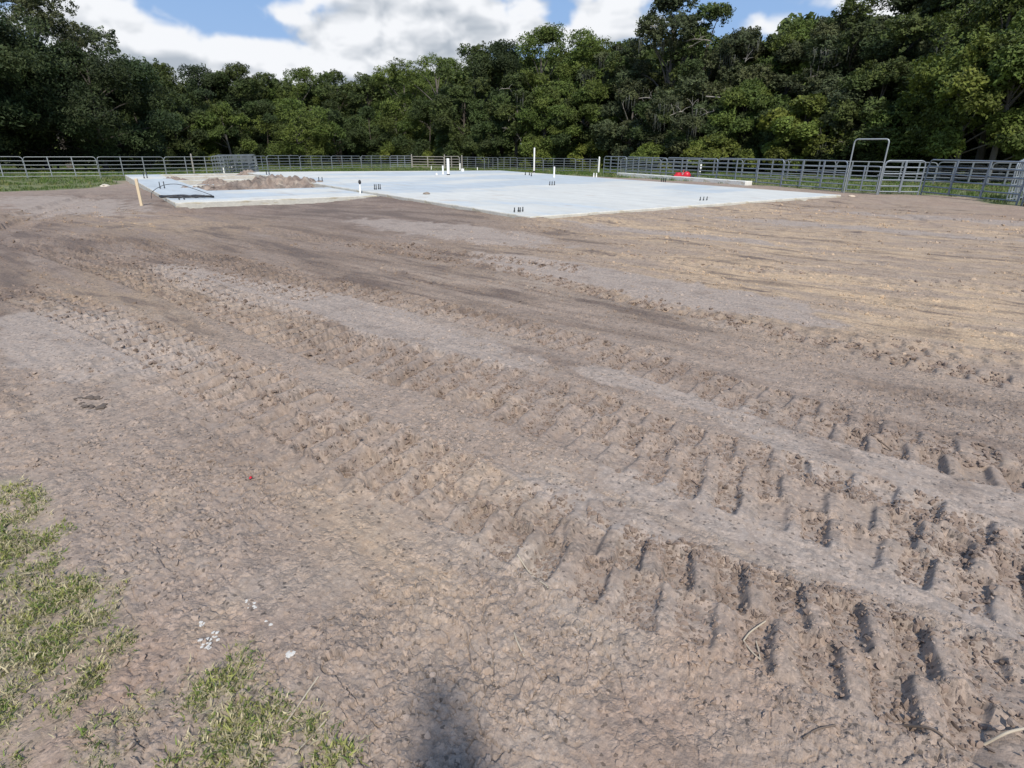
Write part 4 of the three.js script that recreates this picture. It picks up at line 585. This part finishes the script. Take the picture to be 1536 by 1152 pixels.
  const lump = (px, py, s, label, mat, seed) => { const g = clod(seed), p = at(px, py); g.scale(s, s * .7, s * .8); g.translate(p.x, p.y + s * .12, p.z); return single('concrete_spill', g, mat, label, 'debris'); };
  const wl = std(.50, .48, .45, .95); const pile = (px, py, n, sp, s, label, seed) => { const r = rng(seed), gs = []; for (let i = 0; i < n; i++) { const p = at(px + (r() - .5) * sp, py + (r() - .5) * sp * .8), q = s * (.35 + .8 * r()); const g = clod(seed + i * 3); g.scale(q, q * .6, q); g.translate(p.x, p.y + q * .1, p.z); gs.push(g); } return single('concrete_spill', mergeGeometries(gs), wl, label, 'debris'); };
  pile(310, 968, 16, 20, .007, 'larger crusty white splash of dried concrete near the grass', 61); pile(322, 953, 10, 14, .007, 'white concrete crumbs touching the larger splash', 62); pile(305, 937, 9, 9, .006, 'small white concrete crumbs beyond the larger splash', 63); pile(435, 981, 14, 9, .009, 'round white splash of dried concrete apart from the others', 64); pile(376, 906, 12, 16, .005, 'faint thin white smear of dried concrete on the soil', 65); pile(403, 935, 5, 10, .006, 'tiny white concrete specks between two splashes', 66);
  const rp = at(377, 722); const rg = new THREE.TetrahedronGeometry(.014, 1); rg.scale(.7, .5, 1.2); rg.translate(rp.x, rp.y + .008, rp.z); single('red_scrap', rg, redPaint, 'tiny red plastic scrap on the bare soil', 'debris');
  { const gs = [], r = rng(71); for (let i = 0; i < 22; i++) { const p = at(137 + (r() - .5) * 46, 606 + (r() - .5) * 18), q = .008 + .03 * r() * r(); const g = clod(80 + i); g.rotateY(r() * 6); g.scale(q * 1.2, q * .7, q); g.translate(p.x, p.y + q * .1, p.z); gs.push(g); } single('soil_clods', mergeGeometries(gs), std(.10, .078, .064, .95), 'cluster of dark moist clods standing out on pale silt', 'soil clods'); } lump(1277, 296, .16, 'pale stone at the tip of the slab', std(.5, .4, .3, .9), 72); lump(156, 271, .22, 'pale clod at the grass edge near the side fence', std(.5, .45, .38, .9), 73); lump(640, 298, .13, 'brown clod lying on the slab edge', std(.24, .2, .16, .9), 74).position.y = TOP;
}
// ---------------------------------------------------------------- the photographer, whose shadow falls at the foot of the picture
{
  const px = .10, pf = -.38, P = (x, y, f) => V3(x, y, -f);
  const sdf = (bones, p, k) => { let d = 1e9; for (const [a, b, ra, rb] of bones) { const bx = b.x - a.x, by = b.y - a.y, bz = b.z - a.z, t = clamp(((p.x - a.x) * bx + (p.y - a.y) * by + (p.z - a.z) * bz) / (bx * bx + by * by + bz * bz + 1e-9)), e = Math.hypot(p.x - a.x - bx * t, p.y - a.y - by * t, p.z - a.z - bz * t) - mix(ra, rb, t); const h = clamp(.5 + .5 * (d - e) / k); d = mix(d, e, h) - k * h * (1 - h); } return d; };
  const mesh = (bones, c, half, res, k) => { const mc = new MarchingCubes(res, new THREE.MeshBasicMaterial(), false, false, 120000), q = V3(0, 0, 0); mc.isolation = 0; for (let z = 0; z < res; z++) for (let y = 0; y < res; y++) for (let x = 0; x < res; x++) { q.set(c.x + ((x - res / 2) / (res / 2)) * half, c.y + ((y - res / 2) / (res / 2)) * half, c.z + ((z - res / 2) / (res / 2)) * half); mc.field[x + y * res + z * res * res] = -sdf(bones, q, k); } mc.update(); const n = mc.count, g = new THREE.BufferGeometry(), pa = mc.positionArray.slice(0, n * 3); for (let i = 0; i < n * 3; i += 3) { pa[i] = pa[i] * half + c.x; pa[i + 1] = pa[i + 1] * half + c.y; pa[i + 2] = pa[i + 2] * half + c.z; } g.setAttribute('position', new THREE.BufferAttribute(pa, 3)); g.setAttribute('normal', new THREE.BufferAttribute(mc.normalArray.slice(0, n * 3), 3)); return g; };
  const sh = [P(px - .19, 1.45, pf), P(px + .19, 1.45, pf)], hand = [P(-.045, 1.60, -.10), P(.045, 1.60, -.10)], elb = [P(px - .15, 1.22, pf + .2), P(px + .10, 1.22, pf + .2)], hip = P(px, .98, pf), bones = [[P(px, 1.0, pf), P(px, 1.3, pf + .01), .155, .16], [P(px - .1, 1.38, pf), P(px + .1, 1.38, pf), .115, .115], [P(px, 1.40, pf), P(px, 1.56, pf + .02), .065, .055]];
  [0, 1].forEach(i => { const s = i ? 1 : -1; bones.push([sh[i], elb[i], .062, .046], [elb[i], hand[i], .045, .028], [P(px + s * .09, .96, pf), P(px + s * .11, .52, pf + .02), .098, .065], [P(px + s * .11, .52, pf + .02), P(px + s * .12, .09, pf - .02), .062, .042], [P(px + s * .12, .055, pf - .05), P(px + s * .14, .045, pf + .15), .048, .04]); });
  const body = mesh(bones, P(px, .85, pf + .05), .92, 120, .035), hd = P(px - .01, 1.67, pf + .03);
  const headG = mesh([[P(hd.x, 1.71, pf + .02), P(hd.x, 1.66, pf + .045), .088, .078], [P(hd.x, 1.63, pf + .07), P(hd.x, 1.585, pf + .085), .060, .040], [P(hd.x, 1.67, pf + .125), P(hd.x, 1.642, pf + .14), .010, .016], [P(hd.x - .082, 1.67, pf + .03), P(hd.x - .09, 1.64, pf + .025), .018, .014], [P(hd.x + .082, 1.67, pf + .03), P(hd.x + .09, 1.64, pf + .025), .018, .014], [P(hd.x, 1.58, pf + .02), P(hd.x, 1.5, pf + .01), .055, .06]], P(hd.x, 1.66, pf + .05), .19, 70, .016);
  const handB = i => { const s = i ? 1 : -1, w = hand[i], b = [[w, P(w.x + s * .012, w.y + .045, -.075), .027, .03]]; for (let k = 0; k < 4; k++) { const a = P(w.x + s * .02, w.y + .02 + k * .018, -.07), m = P(w.x + s * .014, a.y + .004, -.045), e = P(w.x - s * (.015 + .004 * k), a.y + .006, -.034); b.push([a, m, .0095, .0088], [m, e, .0088, .0075]); } b.push([P(w.x, w.y + .03, -.095), P(w.x - s * .03, w.y + .055, -.10), .012, .010], [P(w.x - s * .03, w.y + .055, -.10), P(w.x - s * .05, w.y + .06, -.088), .010, .008]); return b; };
  const hs = [0, 1].map(i => mesh(handB(i), P(hand[i].x, hand[i].y + .03, -.08), .10, 64, .006));
  const all = mergeGeometries([body, headG, ...hs]), p = all.attributes.position, col = new Float32Array(p.count * 3);
  for (let i = 0; i < p.count; i++) { const y = p.getY(i), f = -p.getZ(i), x = p.getX(i); let c = [.10, .13, .20]; const nearHand = Math.min(Math.hypot(x - hand[0].x, y - hand[0].y, f + .10), Math.hypot(x - hand[1].x, y - hand[1].y, f + .10)), arm = f > pf + .14 && y > 1.1; if (y > 1.49 || nearHand < .22 || (arm && y > 1.3)) c = [.50, .32, .24]; else if (y < .11) c = [.12, .09, .07]; else if (y < .98) c = [.045, .06, .10]; col.set(c, i * 3); }
  all.setAttribute('color', new THREE.BufferAttribute(col, 3));
  const t = thing('person', 'person in blue shirt and jeans standing and holding up a phone', 'person');
  part('body', all, new THREE.MeshStandardMaterial({ vertexColors: true, roughness: .8 }), t);
  part('hair', new THREE.SphereGeometry(.104, 24, 14, 0, 6.283, 0, 1.75).scale(.93, 1, 1.06).rotateX(.45).translate(hd.x, 1.705, -(pf + .012)), std(.04, .028, .02, .8), t);
  for (const s of [-1, 1]) part('eye', new THREE.SphereGeometry(.012, 10, 8).translate(hd.x + s * .032, 1.672, -(pf + .116)), std(.7, .7, .68, .3), t);
  part('mouth', tube([P(hd.x - .022, 1.612, pf + .124), P(hd.x, 1.609, pf + .131), P(hd.x + .022, 1.612, pf + .124)], .005, 8, 6), std(.36, .14, .12, .6), t);
  const ph = thing('phone', 'slim dark phone held in both hands', 'phone', 0, EYE - .008, .062); part('case', new THREE.BoxGeometry(.152, .074, .008), black, ph); part('screen', new THREE.BoxGeometry(.142, .066, .001).translate(0, 0, .005), std(.02, .02, .025, .1), ph); part('lens', new THREE.CylinderGeometry(.006, .006, .003, 14).rotateX(Math.PI / 2).translate(-.04, .02, -.0055), steel, ph);
}
console.log('person done');
renderer.render(scene, camera);
